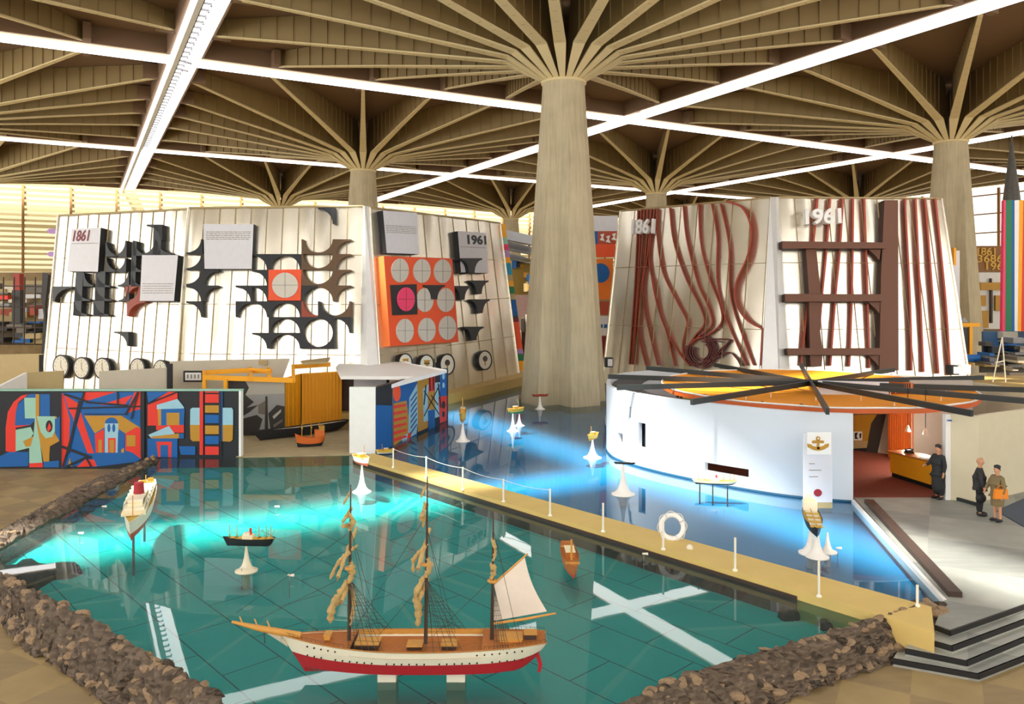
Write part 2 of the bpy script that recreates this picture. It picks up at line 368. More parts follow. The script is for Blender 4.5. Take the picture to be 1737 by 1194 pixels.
# ---------------------------------------------------------------- floor, pools, platform
FL = mk_floor('worn_flooring', (158, 136, 92), (124, 106, 78), 1.15, TH)
PLAT = mk_floor('grey_carpet', (158, 160, 152), (122, 126, 122), 2.4, TH)
def fl(pts, z, m, name, h=0.3):
    mb = MB(); mb.prism([(p[0], p[1], z) for p in pts], (0, 0, -h), m); return mb
# inner (water) edges of the pools
W_BACKL = G(275, 777); W_L = G(0, 935); W_LL = G(-70, 975)
FLw = [G(x, y) for x, y in ((-60, 950), (0, 978), (29, 992), (76, 1018), (145, 1051), (203, 1091), (276, 1134), (334, 1163), (367, 1192), (430, 1245), (520, 1300))]
FRw = [G(x, y) for x, y in ((1550, 1044), (1507, 1052), (1450, 1070), (1372, 1094), (1289, 1120), (1197, 1146), (1137, 1166), (1083, 1192), (960, 1245), (800, 1290), (650, 1305))]
FLo = [G(x, y, -0.5) for x, y in ((-90, 1010), (0, 1061), (36, 1098), (60, 1114), (91, 1130), (145, 1170), (174, 1194), (230, 1240), (300, 1290), (360, 1340), (450, 1400))]
FRo = [G(x, y, -0.5) for x, y in ((1585, 1075), (1560, 1100), (1535, 1117), (1475, 1140), (1403, 1165), (1331, 1194), (1260, 1225), (1180, 1260), (1050, 1310), (850, 1370), (650, 1400))]
teal_poly = [W_BACKL, W_L, W_LL] + FLw + FRw[::-1] + [G(1578, 1040), G(605, 772), G(600, 772), G(409, 775)]
DAM_F = (G(634, 769, 0.2), G(1580, 1029, 0.2)); DAM_N = (G(600, 775, 0.2), G(1585, 1072, 0.2))
ddir = (G(1400, 981, 0.2) - G(640, 775, 0.2)); DAMANG = math.atan2(ddir.y, ddir.x)
blue_poly = [G(600, 772), G(1570, 1030), G(1603, 1015), G(1450, 847), Vector((13, 30, 0)), Vector((13, 44, 0)), Vector((11, 60, 0)), Vector((2, 62, 0)), Vector((-1, 58, 0)), Vector((-6.2, 44, 0)), Vector((-6.5, 36, 0))]
BAS_T = mk_basin('teal_basin', (10, 182, 178), (8, 96, 102), -DAMANG, 2.3, 1.15)
BAS_B = mat('blue_basin', (0, 150, 196), 0.6, var=0.1, scale=0.5)
mb = MB(); mb.prism([UV(-60, -60, -0.5), UV(100, -60, -0.5), UV(100, 100, -0.5), UV(-60, 100, -0.5)], (0, 0, -0.4), FL)
o = mb.build('floor'); o['kind'] = 'structure'
tag(fl(teal_poly, -0.42, BAS_T, '', 0.07).build('pool_basin'), 'teal pool bottom with dark joint lines, around the three-masted ship', 'pool floor', kind='structure')
tag(fl(blue_poly, -0.38, BAS_B, '', 0.07).build('pool_basin'), 'blue pool bottom beyond the yellow causeway', 'pool floor', kind='structure')
mb = MB(); mb.poly([(p.x, p.y, 0) for p in teal_poly], mk_water('teal_water', (0.80, 1.0, 0.98, 1)))
tag(mb.build('pool_water'), 'still teal water in front of the causeway', 'water', kind='structure')
mb = MB(); mb.poly([(p.x, p.y, 0) for p in blue_poly], mk_water('blue_water', (0.78, 0.93, 1, 1)))
tag(mb.build('pool_water'), 'deep blue water between causeway and tall screens', 'water', kind='structure')
# causeway between the pools
mb = MB(); dm = [DAM_F[0], DAM_F[1], DAM_N[1], DAM_N[0]]
mb.prism(dm, (0, 0, -0.7), DAMM)
q = [DAM_N[0], DAM_N[0].lerp(DAM_N[1], .87)]
nn = Vector((ddir.y, -ddir.x, 0)).normalized()
mb.prism([q[0] + nn * 0.0 + Vector((0, 0, -0.12)), q[1] + Vector((0, 0, -0.12)), q[1] + nn * 0.04 + Vector((0, 0, -0.12)), q[0] + nn * 0.04 + Vector((0, 0, -0.12))], (0, 0, -0.5), DKWOOD)
tag(mb.build('causeway'), 'long ochre causeway running diagonally between the teal and the blue pool', 'causeway')
# white slender posts with a rope along its near edge
POST = flat('post_white', (240, 236, 220))
pts = [((667, 795), 760), ((723, 813), 774), ((785, 833), 792), ((854, 853), 812), ((933, 877), 829), ((1023, 904), 853), ((1125, 934), 882), ((1247, 970), 912), ((1389, 1014), 950), ((1556, 1030), 992)]
lab = ['white post nearest the white end of the flag mural', 'white post second along the causeway from the flag mural', 'white post third along the causeway from the flag mural', 'white post fourth along the causeway, behind the main mast top',
       'white post on the causeway just right of the loose white reflection', 'white post halfway along the causeway, left of the life ring', 'white post in front of the life ring', 'white post next right of the life ring',
       'white post near the cross-legged yellow boat stands', 'white post at the rocky end of the causeway']
tops = []
for (b, ty), lb in zip(pts, lab):
    base = G(b[0], b[1] - 2, 0.2); top = Vector((base.x, base.y, H - (ty - HZ) * base.y / F)); tops.append(top)
    mb = MB(); mb.tube([base, top], 0.028, POST, 8); mb.lathe([(0.06, 0), (0.06, 0.03), (0.03, 0.05)], POST, c=base, n=12)
    tag(mb.build('rope_post'), lb, 'post', 'white posts along the causeway')
mb = MB()
for a, b in zip(tops[:4], tops[1:5]):
    mb.tube([a.lerp(b, t) - Vector((0, 0, 0.03 + 0.5 * t * (1 - t) * 0.5)) for t in [i / 10 for i in range(11)]], 0.009, POST, 5)
tag(mb.build('rope'), 'thin pale rope sagging between the posts at the far end of the causeway', 'rope')
# platform, kerbs, steps
zp = 0.1
plat = [G(1450, 845, zp), G(1603, 1015, zp), G(1586, 1060, zp), G(1612, 1068, zp), G(1737, 1025, zp), G(1900, 970, zp), Vector((30, 20, zp)), Vector((30, 46, zp)), Vector((12, 46, zp)), Vector((11.2, 27, zp))]
o = fl(plat, zp, PLAT, '', 0.55).build('display_platform'); tag(o, 'raised grey carpeted platform where the visitors stand', 'platform', kind='structure')
st = empty('platform_steps', G(1640, 1110, -0.5), label='grey steps with black nosings leading up to the carpeted platform', cat='steps')
ln = [[(1586, 1060), (1612, 1070), (1737, 1026), (1900, 972)], [(1560, 1080), (1615, 1096), (1737, 1051), (1900, 992)], [(1535, 1100), (1640, 1121), (1737, 1081), (1900, 1015)], [(1515, 1117), (1660, 1143), (1737, 1113), (1900, 1045)]]
for k, l in enumerate(ln):
    z = zp - 0.15 * k
    e = [G(x, y, z) for x, y in l]
    if k:
        inner = [G(x, y, z) for x, y in ln[k - 1]]
        inn = [p + (q_ - p).normalized() * 0.0 for p, q_ in zip(inner, e)]
        inn = [Vector((p.x * 1.03, p.y * 1.03, z)) for p in inner]
        mb = MB(); mb.prism(e + inn[::-1], (0, 0, -(z + 0.52)), PLAT); mb.build('step', st)
    mb = MB()
    for a, b in zip(e, e[1:]):
        n_ = Vector(((b - a).y, -(b - a).x, 0)).normalized() * 0.015
        if n_.y > 0: n_ = -n_
        mb.prism([a + n_, b + n_, b - n_ * 2, a - n_ * 2], (0, 0, -0.1), BLACK)
    mb.build('nosing', st)
mb = MB(); a, b = G(1458, 846, 0.22), G(1597, 1002, 0.22); d = (b - a).normalized(); n_ = Vector((d.y, -d.x, 0))
mb.prism([a - n_ * .14, b - n_ * .14, b - n_ * 0.42, a - n_ * 0.42], (0, 0, -0.12), DKWOOD); tag(mb.build('kerb_beam'), 'dark timber beam along the platform edge by the blue pool', 'beam')
mb = MB(); a, b = G(1447, 847, 0.12), G(1603, 1016, 0.12); mb.prism([a + n_ * .05, b + n_ * .05, b - n_ * 0.03, a - n_ * 0.03], (0, 0, -0.3), WHITE)
tag(mb.build('pool_edge'), 'white painted edge strip of the blue pool beside the dark beam', 'edge')
# sandy bank behind the teal pool, and stone ledges under the tall screens
mb = MB(); mb.prism([G(409, 775, 0.03), G(600, 771, 0.03), Vector((-6.2, 36, 0.03)), Vector((-6.6, 43, 0.03)), Vector((-16, 43, 0.03)), Vector((-13, 33.5, 0.03))], (0, 0, -0.5), SAND)
tag(mb.build('sand_bank'), 'sandy bank between the geometric mural and the white mural end', 'sand', kind='structure')
LEDGE = mat('gold_ledge', (196, 164, 92), 0.6, var=0.12)
mb = MB(); a, b = G(620, 722, 0), G(893, 652, 0)
a.z = b.z = 0.62; mb.prism([a, b, b + Vector((6, 3, 0)), b + Vector((4, 6, 0)), a + Vector((-12, 16, 0)), a + Vector((-26, 8, 0)), a + Vector((-24, 4, 0))], (0, 0, -1.1), LEDGE)
tag(mb.build('stone_ledge'), 'ochre ledge at the waterline under the orange-disc screen', 'ledge', kind='structure')
mb = MB(); mb.prism([Vector((5.6, 57.5, .5)), Vector((13.5, 46, .5)), Vector((32, 44, .5)), Vector((40, 60, .5)), Vector((8, 62, .5))], (0, 0, -1), LEDGE)
tag(mb.build('stone_ledge'), 'ochre ledge behind the round white pavilion under the ribbed screens', 'ledge', kind='structure')
# ---------------------------------------------------------------- rock embankments
def rockmesh(seed):
    rnd = random.Random(seed); bm = bmesh.new(); bmesh.ops.create_icosphere(bm, subdivisions=3, radius=0.5)
    off = [Vector((rnd.uniform(-1, 1), rnd.uniform(-1, 1), rnd.uniform(-1, 1))).normalized() for _ in range(11)]; dd = [rnd.uniform(0.24, 0.44) for _ in off]
    for v in bm.verts:
        for n_, d_ in zip(off, dd):
            k = v.co.dot(n_) - d_
            if k > 0: v.co -= n_ * k * 0.9
        v.co *= 1 + rnd.uniform(-0.05, 0.05)
    me = bpy.data.meshes.new('rock'); bm.to_mesh(me); bm.free(); me.materials.append(ROCK if seed % 4 else ROCKD); return me
RM = [rockmesh(s) for s in range(1, 11)]
def lerpline(ps, t):
    k = min(int(t * (len(ps) - 1)), len(ps) - 2); return ps[k].lerp(ps[k + 1], t * (len(ps) - 1) - k)
def bank(inner, outer, label, h=0.2, zo=-0.5, name='rock_embankment'):
    rnd = random.Random(3); mb = MB(); n, w = 90, 9
    pr = [(0.0, -0.45), (0.02, 0.05), (0.12, h), (0.3, h * 0.9), (0.5, h * 0.3), (0.68, -0.12), (0.82, -0.28), (0.95, -0.42), (1.0, zo - 0.02)]
    def fn(i, j):
        t = i / n; a = lerpline(inner, t); b = lerpline(outer, t); s, z = pr[j]
        p = Vector((a.x + (b.x - a.x) * s, a.y + (b.y - a.y) * s, max(z, zo) if j else z))
        return p + Vector((rnd.uniform(-.06, .06), rnd.uniform(-.06, .06), rnd.uniform(-.05, .05)))
    vs = [fn(i, j) for i in range(n + 1) for j in range(w)]
    mb.add(vs, [[i * w + j, i * w + j + 1, (i + 1) * w + j + 1, (i + 1) * w + j] for i in range(n) for j in range(w - 1)], ROCKD)
    return tag(mb.build(name), label, 'embankment', kind='stuff')
BLi = [G(270, 781), G(200, 822), G(100, 878), G(0, 935), G(-70, 975)]; BLo = [G(240, 786, -.2), G(160, 815, -.5), G(80, 858, -.5), G(0, 903, -.5), G(-70, 940, -.5)]
bank(FLw, FLo, 'rough stone embankment of the teal pool below the dark submerged patch')
bank(FRw, FRo, 'rough stone embankment between the teal pool and the steps')
bank(BLi, BLo, 'narrow rough stone border between teal pool and parquet beside the mural', h=0.15)
def rocks(inner, outer, n, smin, smax, label, group, t0=0.0, t1=1.0, prof=None, seed=5):
    rnd = random.Random(seed)
    for k in range(n):
        t = t0 + (t1 - t0) * ((k + rnd.random()) / n); s = rnd.random() ** 0.9
        a = lerpline(inner, t); b = lerpline(outer, t)
        z = 0.14 - 0.6 * max(0, s - 0.25) / 0.75
        o = bpy.data.objects.new('rock', rnd.choice(RM)); SC.collection.objects.link(o)
        o.location = (a.x + (b.x - a.x) * (0.04 + 0.9 * s), a.y + (b.y - a.y) * (0.04 + 0.9 * s), z)
        d = lerpline(inner, min(1, t + 0.02)) - lerpline(inner, max(0, t - 0.02))
        sz = rnd.uniform(smin, smax)
        o.scale = (sz * rnd.uniform(1.0, 1.7), sz * rnd.uniform(0.7, 1.0), sz * rnd.uniform(0.45, 0.75))
        o.rotation_euler = (rnd.uniform(-.4, .4), rnd.uniform(-.4, .4), math.atan2(d.y, d.x) + rnd.uniform(-.6, .6))
        tag(o, label, 'rock', group)
rocks(FLw[1:9], FLo[1:9], 165, 0.16, 0.34, 'rough brown stone on the embankment below the large dark submerged shape', 'stones of the embankment by the dark submerged patch')
rocks(FRw[:8], FRo[:8], 130, 0.15, 0.3, 'rough brown stone on the embankment between teal pool and steps', 'stones of the embankment by the steps', seed=8)
rocks(BLi, BLo, 70, 0.18, 0.34, 'rough stone in the narrow border beside the geometric mural', 'stones of the border beside the mural', seed=11)
for k, (x, y, s) in enumerate([(1562, 1030, .3), (1573, 1022, .26), (1583, 1030, .3), (1594, 1026, .25), (1568, 1040, .3), (1598, 1036, .28), (1586, 1041, .3), (1553, 1022, .2)]):
    o = bpy.data.objects.new('rock', RM[k]); SC.collection.objects.link(o); o.location = G(x, y, 0.08); o.scale = (s * 1.3, s, s * .7); o.rotation_euler = (0, 0, k)
    tag(o, 'small stone in the cluster where the causeway meets the platform', 'rock', 'stones at the end of the causeway')
# dark lumps under the water
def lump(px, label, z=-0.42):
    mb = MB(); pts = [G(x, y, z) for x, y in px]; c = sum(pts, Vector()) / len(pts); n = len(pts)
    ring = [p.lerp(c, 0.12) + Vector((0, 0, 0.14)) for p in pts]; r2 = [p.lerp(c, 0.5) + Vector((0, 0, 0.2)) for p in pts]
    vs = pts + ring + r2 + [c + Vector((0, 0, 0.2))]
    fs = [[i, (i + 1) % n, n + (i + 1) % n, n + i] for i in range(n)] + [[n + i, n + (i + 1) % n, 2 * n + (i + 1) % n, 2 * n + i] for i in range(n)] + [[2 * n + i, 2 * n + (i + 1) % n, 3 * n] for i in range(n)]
    mb.add(vs, fs, mat('dark_lump', (16, 34, 34), 0.9, var=0.4, scale=4)); tag(mb.build('submerged_lump'), label, 'rock')
def wob(cx, cy, rx, ry, seed, n=22):
    rd = random.Random(seed); return [(cx + rx * rd.uniform(.82, 1.1) * math.cos(2 * math.pi * i / n), cy + ry * rd.uniform(.82, 1.1) * math.sin(2 * math.pi * i / n)) for i in range(n)]
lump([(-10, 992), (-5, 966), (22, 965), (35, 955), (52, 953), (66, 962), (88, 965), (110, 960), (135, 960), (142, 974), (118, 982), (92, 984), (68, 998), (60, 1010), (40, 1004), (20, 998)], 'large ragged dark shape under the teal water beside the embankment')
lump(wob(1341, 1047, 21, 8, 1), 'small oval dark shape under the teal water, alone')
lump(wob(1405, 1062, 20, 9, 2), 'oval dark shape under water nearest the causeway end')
lump([(1405, 1020), (1455, 1030), (1530, 1048), (1500, 1062), (1450, 1064), (1425, 1056), (1420, 1042)], 'long dark shape under water along the causeway')
# ---------------------------------------------------------------- tall leaning metal screens
RIMM = flat('screen_frame', (172, 152, 108))
def screen(name, label, TL, TR, BL, br, ncol, nrow, group=None, gold=False):
    """leaning sheet-metal wall; corners are world points, br the photo pixel of the lower right corner"""
    pl = Plane(TL, TR, BL); BR = pl.hit(*br)
    loc = (BL + BR) / 2; loc.z = BL.z
    root = empty(name, loc, label=label, cat='exhibition screen', group=group)
    rnd = random.Random(ncol); w, h = 6, 5
    hs = {}
    def fn(u, v):
        p = (BL.lerp(BR, u)).lerp(TL.lerp(TR, u), v)
        cu = u * ncol; cv = v * nrow; fu = cu - math.floor(cu); fv = cv - math.floor(cv)
        bul = 0.035 * math.sin(math.pi * fu) * (0.6 + 0.4 * abs(math.sin(math.pi * fv)))
        wob_ = 0.03 * math.sin(cv * 2.3 + math.floor(cu + 1e-6) * 1.7) * math.sin(math.pi * fu)
        return p + pl.n * (bul + wob_)
    mb = MB(); mb.grid(fn, ncol * w, nrow * h, METAL); mb.build('metal_sheets', root, recalc=False)
    mb = MB(); a = [BL, BR, TR, TL]; mb.prism([p - pl.n * 0.04 for p in a], -pl.n * 0.35, RIMM)
    for k in range(ncol + 1):
        u = k / ncol; mb.tube([BL.lerp(BR, u) + pl.n * 0.02, TL.lerp(TR, u) + pl.n * 0.02], 0.028 if 0 < k < ncol else 0.09, RIMM if 0 < k < ncol else METAL, 5)
    for k in range(nrow + 1):
        v = k / nrow; mb.tube([BL.lerp(TL, v) + pl.n * 0.02, BR.lerp(TR, v) + pl.n * 0.02], 0.02 if k < nrow else 0.07, RIMM, 5)
    mb.build('frame', root)
    return root, pl
L1, pL1 = screen('relief_screen', 'leaning metal screen with the red 1861 board and black relief blocks', P(100, 366, 50.6), P(320, 355, 45.5), P(72, 667, 48.5), (294, 685), 12, 4, 'leaning metal screens')
L2, pL2 = screen('relief_screen', 'leaning metal screen with black and brown arches and one orange square', P(321, 353, 45.5), P(617, 350, 44.3), P(295, 685, 43.8), (613, 690), 11, 4, 'leaning metal screens')
L3, pL3 = screen('relief_screen', 'leaning metal screen with the orange board of nine discs', P(627, 352, 44.3), P(848, 378, 61.5), P(647, 690, 42.6), (880, 635), 9, 4, 'leaning metal screens')
R1, pR1 = screen('ribbed_screen', 'leaning metal screen with red curved ribs and white 1861 numerals', P(1053, 358, 57), P(1308, 335, 48), P(1022, 650, 56), (1288, 674), 9, 3, 'leaning metal screens')
R2, pR2 = screen('ribbed_screen', 'leaning metal screen with brown steel frame and white 1961 numerals', P(1319, 335, 48), P(1597, 337, 49), P(1340, 674, 46.5), (1648, 672), 10, 3, 'leaning metal screens')
def fin(tops, bots, Yt, Yb, label):
    mb = MB(); a = [P(tops[0], 0, Yt), P(tops[1], 0, Yt)]; 
    t0, t1 = P(tops[0], tops[2], Yt), P(tops[1], tops[2], Yt); b0, b1 = P(bots[0], bots[2], Yb), P(bots[1], bots[2], Yb)
    fr = Vector((0, -0.7, 0)); tm = (t0 + t1) / 2 + fr * 0.5; bm_ = (b0 + b1) / 2 + fr
    bk = Vector((0, 0.5, 0))
    vs = [t0, tm, t1, (t0 + t1) / 2 + bk, b0, bm_, b1, (b0 + b1) / 2 + bk]
    mb.add(vs, [[0, 1, 5, 4], [1, 2, 6, 5], [2, 3, 7, 6], [3, 0, 4, 7], [0, 3, 2, 1], [4, 5, 6, 7]], FINM)
    tag(mb.build('corner_fin'), label, 'fin')
fin((615, 626, 350), (610, 648, 690), 44.3, 42.4, 'pale tapering fin between the arch screen and the orange-disc screen')
fin((1307, 1320, 335), (1290, 1342, 674), 47.9, 46.2, 'pale tapering fin between the 1861 rib screen and the 1961 screen')
def spandrel(pl, root, x0, y0, x1, y1, m, d=0.35, k=8):
    """block filling the corner (x0,y0) of a cell, scooped out by a quarter circle centred on (x1,y1)"""
    rx, ry = (x0 - x1) * 0.9, (y0 - y1) * 0.9
    arc = [(x1 + rx * math.cos(math.pi / 2 * i / k), y1 + ry * math.sin(math.pi / 2 * i / k)) for i in range(k + 1)]
    px = [(x0, y0), (x0, y1)] if False else [(x0, y0), (x0, y1)] + arc + [(x1, y0)]
    mb = MB(); relief(mb, pl, px, d, m, m, 0.0); mb.build('relief_block', root)
BRNR = flat('relief_brown', (96, 70, 42)); BLK = flat('relief_black', (26, 30, 34)); RSTR = flat('relief_rust', (150, 62, 38))
gx = [65, 180, 290, 410, 525, 640, 755, 870, 985, 1100, 1215, 1290]; gy = [90, 203, 312, 415, 525, 635, 745, 855, 965, 1075]
def cell(c, r, o, m=BLK):
    xs = [300 + (gx[c] - 0.03 * 0) / 4.1175, 300 + gx[c + 1] / 4.1175]; ys = [330 + gy[r] / 4.1175, 330 + gy[r + 1] / 4.1175]
    xa, xb = (xs[1], xs[0]) if 'R' in o else (xs[0], xs[1]); ya, yb = (ys[0], ys[1]) if 'T' in o else (ys[1], ys[0])
    spandrel(pL2, L2, xa, ya, xb, yb, m)
for c, r, o in [(8, 0, 'TR'), (0, 2, 'BR'), (0, 3, 'BR'), (1, 3, 'TL'), (0, 4, 'BR'), (1, 4, 'TL'), (0, 5, 'TR'), (1, 5, 'TL'), (0, 6, 'TR'), (3, 5, 'TR'), (4, 4, 'TR'), (4, 5, 'TR'), (4, 3, 'TR'),
                (3, 6, 'TL'), (4, 6, 'TR'), (5, 3, 'TL'), (6, 3, 'TR'), (5, 6, 'TL'), (6, 6, 'TR'), (5, 7, 'TL'), (6, 7, 'TR'), (4, 8, 'TR'), (5, 8, 'TL'), (6, 8, 'TR'), (7, 7, 'TL'), (8, 7, 'TR'),
                (7, 8, 'BL'), (8, 8, 'BR'), (9, 7, 'TR'), (7, 5, 'TL'), (8, 6, 'BL')]: cell(c, r, o)
for c, r, o in [(7, 2, 'BL'), (8, 2, 'BR'), (9, 2, 'TL'), (7, 3, 'BL'), (8, 3, 'BR'), (9, 3, 'TL'), (7, 4, 'BL'), (8, 4, 'BR'), (9, 4, 'TL'), (8, 5, 'TR'), (9, 5, 'TL'), (9, 6, 'BR')]: cell(c, r, o, BRNR)
cell(7, 6, 'BL', RSTR)
c4 = lambda pts: [(x / 3.86, 320 + y / 3.86) for x, y in pts]
for x0, y0, x1, y1, m in [(345, 640, 475, 740, BLK), (545, 640, 610, 550, BLK), (490, 735, 590, 640, BLK), (480, 830, 570, 740, BLK), (690, 445, 775, 350, BLK), (828, 445, 745, 340, BLK), (690, 545, 770, 450, BLK), (825, 545, 745, 455, BLK),
                          (625, 645, 720, 545, BLK), (845, 640, 770, 545, BLK), (620, 735, 730, 645, BLK), (610, 833, 710, 735, BLK), (845, 740, 775, 640, BLK), (870, 440, 960, 340, BLK), (1060, 235, 960, 335, BLK), (1020, 432, 940, 335, BLK), (1020, 432, 1120, 335, BLK),
                          (860, 545, 930, 440, BLK), (855, 640, 925, 545, BLK), (820, 630, 915, 740, RSTR), (830, 735, 950, 835, RSTR), (840, 935, 745, 1030, BLK), (915, 735, 850, 640, RSTR)]:
    (a, b), (c, d) = c4([(x0, y0), (x1, y1)]); spandrel(pL1, L1, a, b, c, d, m)
for q in ([(640, 540), (690, 540), (680, 830), (612, 830)], [(497, 550), (545, 550), (530, 830), (477, 830)], [(868, 345), (895, 345), (885, 640), (858, 640)], [(1005, 240), (1060, 240), (1050, 432), (1000, 432)]):
    mb = MB(); relief(mb, pL1, c4(q), 0.35, BLK); mb.build('relief_block', L1)
def board(pl, root, px, d=0.45, txt=None, lines=(), m=PALE, tcol=BLACK, tbox=None, shear=0.0, bold=0.0, name='text_board'):
    mb = MB(); relief(mb, pl, px, d, m, BLACK); b = mb.build(name, root)
    def at(u, v):
        (x0, y0), (x1, y1), (x2, y2), (x3, y3) = px
        return ((x0 * (1 - u) + x1 * u) * (1 - v) + (x3 * (1 - u) + x2 * u) * v, (y0 * (1 - u) + y1 * u) * (1 - v) + (y3 * (1 - u) + y2 * u) * v)
    if lines:
        mb = MB()
        for v in lines:
            u = 0.05; rd = random.Random(int(v * 100))
            while u < 0.93:
                w = rd.uniform(0.03, 0.1); e = min(0.95, u + w)
                mb.poly([pl.hit(*at(uu, vv), d + 0.006) for uu, vv in ((u, v), (e, v), (e, v + 0.012), (u, v + 0.012))], TANL); u = e + 0.015
        mb.build('small_print', b)
    if txt:
        u0, v0, u1, v1 = tbox; plane_text(txt, pl, at(u0, v0), at(u1, v0), at(u0, v1), d + 0.004, tcol, 'lettering', b, 0.02, shear=shear, bold=bold)
    return b
TANL = flat('print_tan', (120, 104, 70)); DRED = flat('dark_red_paint', (120, 20, 30))
board(pL1, L1, [(121.7, 388), (171, 386), (166, 461), (114, 460)], txt='1861', tcol=DRED, tbox=(.08, .04, .64, .3), lines=(.345,), shear=0.12, bold=0.02)
board(pL1, L1, [(241, 432.7), (302, 432.7), (295, 510.4), (237, 510.4)], lines=(.62, .67, .72, .77, .82))
board(pL2, L2, [(345, 380), (430, 380), (427, 456), (347, 456)], lines=(.17, .21, .25, .29, .33))
board(pL3, L3, [(649.6, 357), (707, 361), (711, 431), (656, 429)], lines=(.34, .38, .42, .46, .5))
board(pL3, L3, [(776.6, 392), (824.7, 395), (828, 463), (782, 462)], txt='1961', tbox=(.32, .07, .98, .31), bold=0.035, lines=(.37,))
# orange boards with discs
def disc_px(c, r): return ell(c[0], c[1], r[0], r[1], 32)
def disc(pl, root, c, r, m, d, name='disc'):
    mb = MB(); relief(mb, pl, disc_px(c, r), d + 0.05, m, m, d)
    x, y = c
    for q in (rect(x - r[0], y - .25, x + r[0], y + .25), rect(x - .25, y - r[1], x + .25, y + r[1])): paint(mb, pl, q, BLACK, d + 0.055)
    return mb.build(name, root)
mb = MB(); relief(mb, pL3, [(651, 434), (767, 438.5), (778, 579.5), (662, 587)], 0.5, ORANGE, flat('orange_edge', (255, 130, 60))); ob = mb.build('orange_board', L3)
c6 = crop(600, 330, 3.227); DISCM = flat('disc_cream', (206, 200, 188))
for c in c6([(255, 415), (375, 418), (488, 420), (390, 577), (505, 577), (282, 745), (402, 740), (515, 730)]): disc(pL3, ob, c, (14.6, 20.3), DISCM, 0.5)
mb = MB(); relief(mb, pL3, c6([(203, 495), (345, 490), (350, 655), (215, 660)]), 0.56, BLK, BLK, 0.5); k = mb.build('black_square', ob)
disc(pL3, ob, c6([(288, 573)])[0], (14.6, 20.3), PINK, 0.56)
mb = MB(); relief(mb, pL2, [(300 + x / 4.1175, 330 + y / 4.1175) for x, y in ((640, 525), (870, 522), (865, 740), (630, 740))], 0.35, ORANGE); ob2 = mb.build('orange_board', L2)
disc(pL2, ob2, (300 + 755 / 4.1175, 330 + 633 / 4.1175), (22, 21.5), DISCM, 0.35)
def funnel(x0, y0, x1, y1, d=0.3):
    (x0, y0), (x1, y1) = c6([(x0, y0), (x1, y1)]); xm = (x0 + x1) / 2; w = (x1 - x0) * 0.14; hw = (x1 - x0) / 2; h = y1 - y0
    L_ = [(x0 + (hw - w) * math.sin(math.pi / 2 * i / 8), y0 + h * 0.12 + (h * 0.88) * (1 - math.cos(math.pi / 2 * i / 8))) for i in range(9)]
    px = [(x1, y0), (x0, y0)] + L_ + [(2 * xm - a, b) for a, b in L_[::-1]]
    mb = MB(); relief(mb, pL3, px, d, BLK); mb.build('relief_block', L3)
funnel(385, 495, 500, 572, 0.6); funnel(548, 500, 642, 575); funnel(635, 470, 738, 543); funnel(640, 573, 745, 648); funnel(605, 723, 712, 797); funnel(590, 348, 703, 428, 0.7)
def medallion(pl, root, c, r, hands=0):
    mb = MB(); relief(mb, pl, disc_px(c, r), 0.3, BLACK, BLACK)
    paint(mb, pl, disc_px((c[0] - 0.3, c[1]), (r[0] * .84, r[1] * .86)), CREAM, 0.31); x, y = c
    if hands == 1:
        for i in range(12): a = R(30 * i); paint(mb, pl, ell(x + r[0] * .68 * math.cos(a), y + r[1] * .7 * math.sin(a), .6, .9, 6), DKWOOD, .32)
        paint(mb, pl, [(x - .4, y - r[1] * .5), (x + .3, y - r[1] * .5), (x + .3, y + 1), (x - .4, y + 1)], DKWOOD, .32); paint(mb, pl, [(x, y), (x + r[0] * .35, y + r[1] * .4), (x - .6, y + 1)], DKWOOD, .32)
    elif hands == 2:
        paint(mb, pl, [(x - r[0] * .45, y - r[1] * .35), (x + r[0] * .45, y - r[1] * .4), (x + r[0] * .1, y + r[1] * .5)], OCHRE, .32); paint(mb, pl, rect(x - r[0] * .35, y - r[1] * .1, x + r[0] * .4, y + .5), DKWOOD, .325)
    elif hands == 3:
        paint(mb, pl, ell(x, y - r[1] * .15, r[0] * .35, r[1] * .3, 10), DKWOOD, .32); paint(mb, pl, rect(x - 1, y, x + 1, y + r[1] * .5), OCHRE, .32)
    mb.build('round_medallion', root)
for c, r, h in [((103, 621), (14, 20), 1), ((138, 624), (14, 19), 1), ((173, 625), (14, 19), 1), ((233, 624), (13, 17), 1), ((272, 626), (12, 16), 1)]: medallion(pL1, L1, c, r, h)
for c, r, h in [((688, 614), (12, 15), 2), ((724, 617), (12.5, 16), 2), ((759, 618), (13, 18.5), 3), ((823, 611), (12, 17), 3)]: medallion(pL3, L3, c, r, h)
# ribs on the right-hand screens
cA = crop(980, 320, 3.73); cB = crop(1280, 320, 3.731)
RIBM = flat('rib_red', (168, 70, 46)); DRIB = flat('rib_dark', (110, 52, 50))
def rib(pl, root, pts, w=1.6, d=0.28, m=RIBM):
    """upright ribbon of steel bent along a curve and standing on the screen"""
    px = crom([Vector((x, y, 0)) for x, y in pts], 6)
    mb = MB(); A = [pl.hit(p.x, p.y, d) for p in px]; B = [pl.hit(p.x, p.y, 0.0) for p in px]; n = len(A)
    S = []
    for i in range(n):
        t = (A[min(i + 1, n - 1)] - A[max(i - 1, 0)]).normalized(); S.append(t.cross(pl.n).normalized() * w * 0.036 / 2)
    vs = [A[i] + S[i] for i in range(n)] + [A[i] - S[i] for i in range(n)] + [B[i] + S[i] for i in range(n)] + [B[i] - S[i] for i in range(n)]
    fs = []
    for i in range(n - 1):
        j = i + 1; fs += [[i, j, n + j, n + i], [2 * n + i, 2 * n + j, j, i], [n + i, n + j, 3 * n + j, 3 * n + i]]
    mb.add(vs, fs, m); mb.build('rib', root)
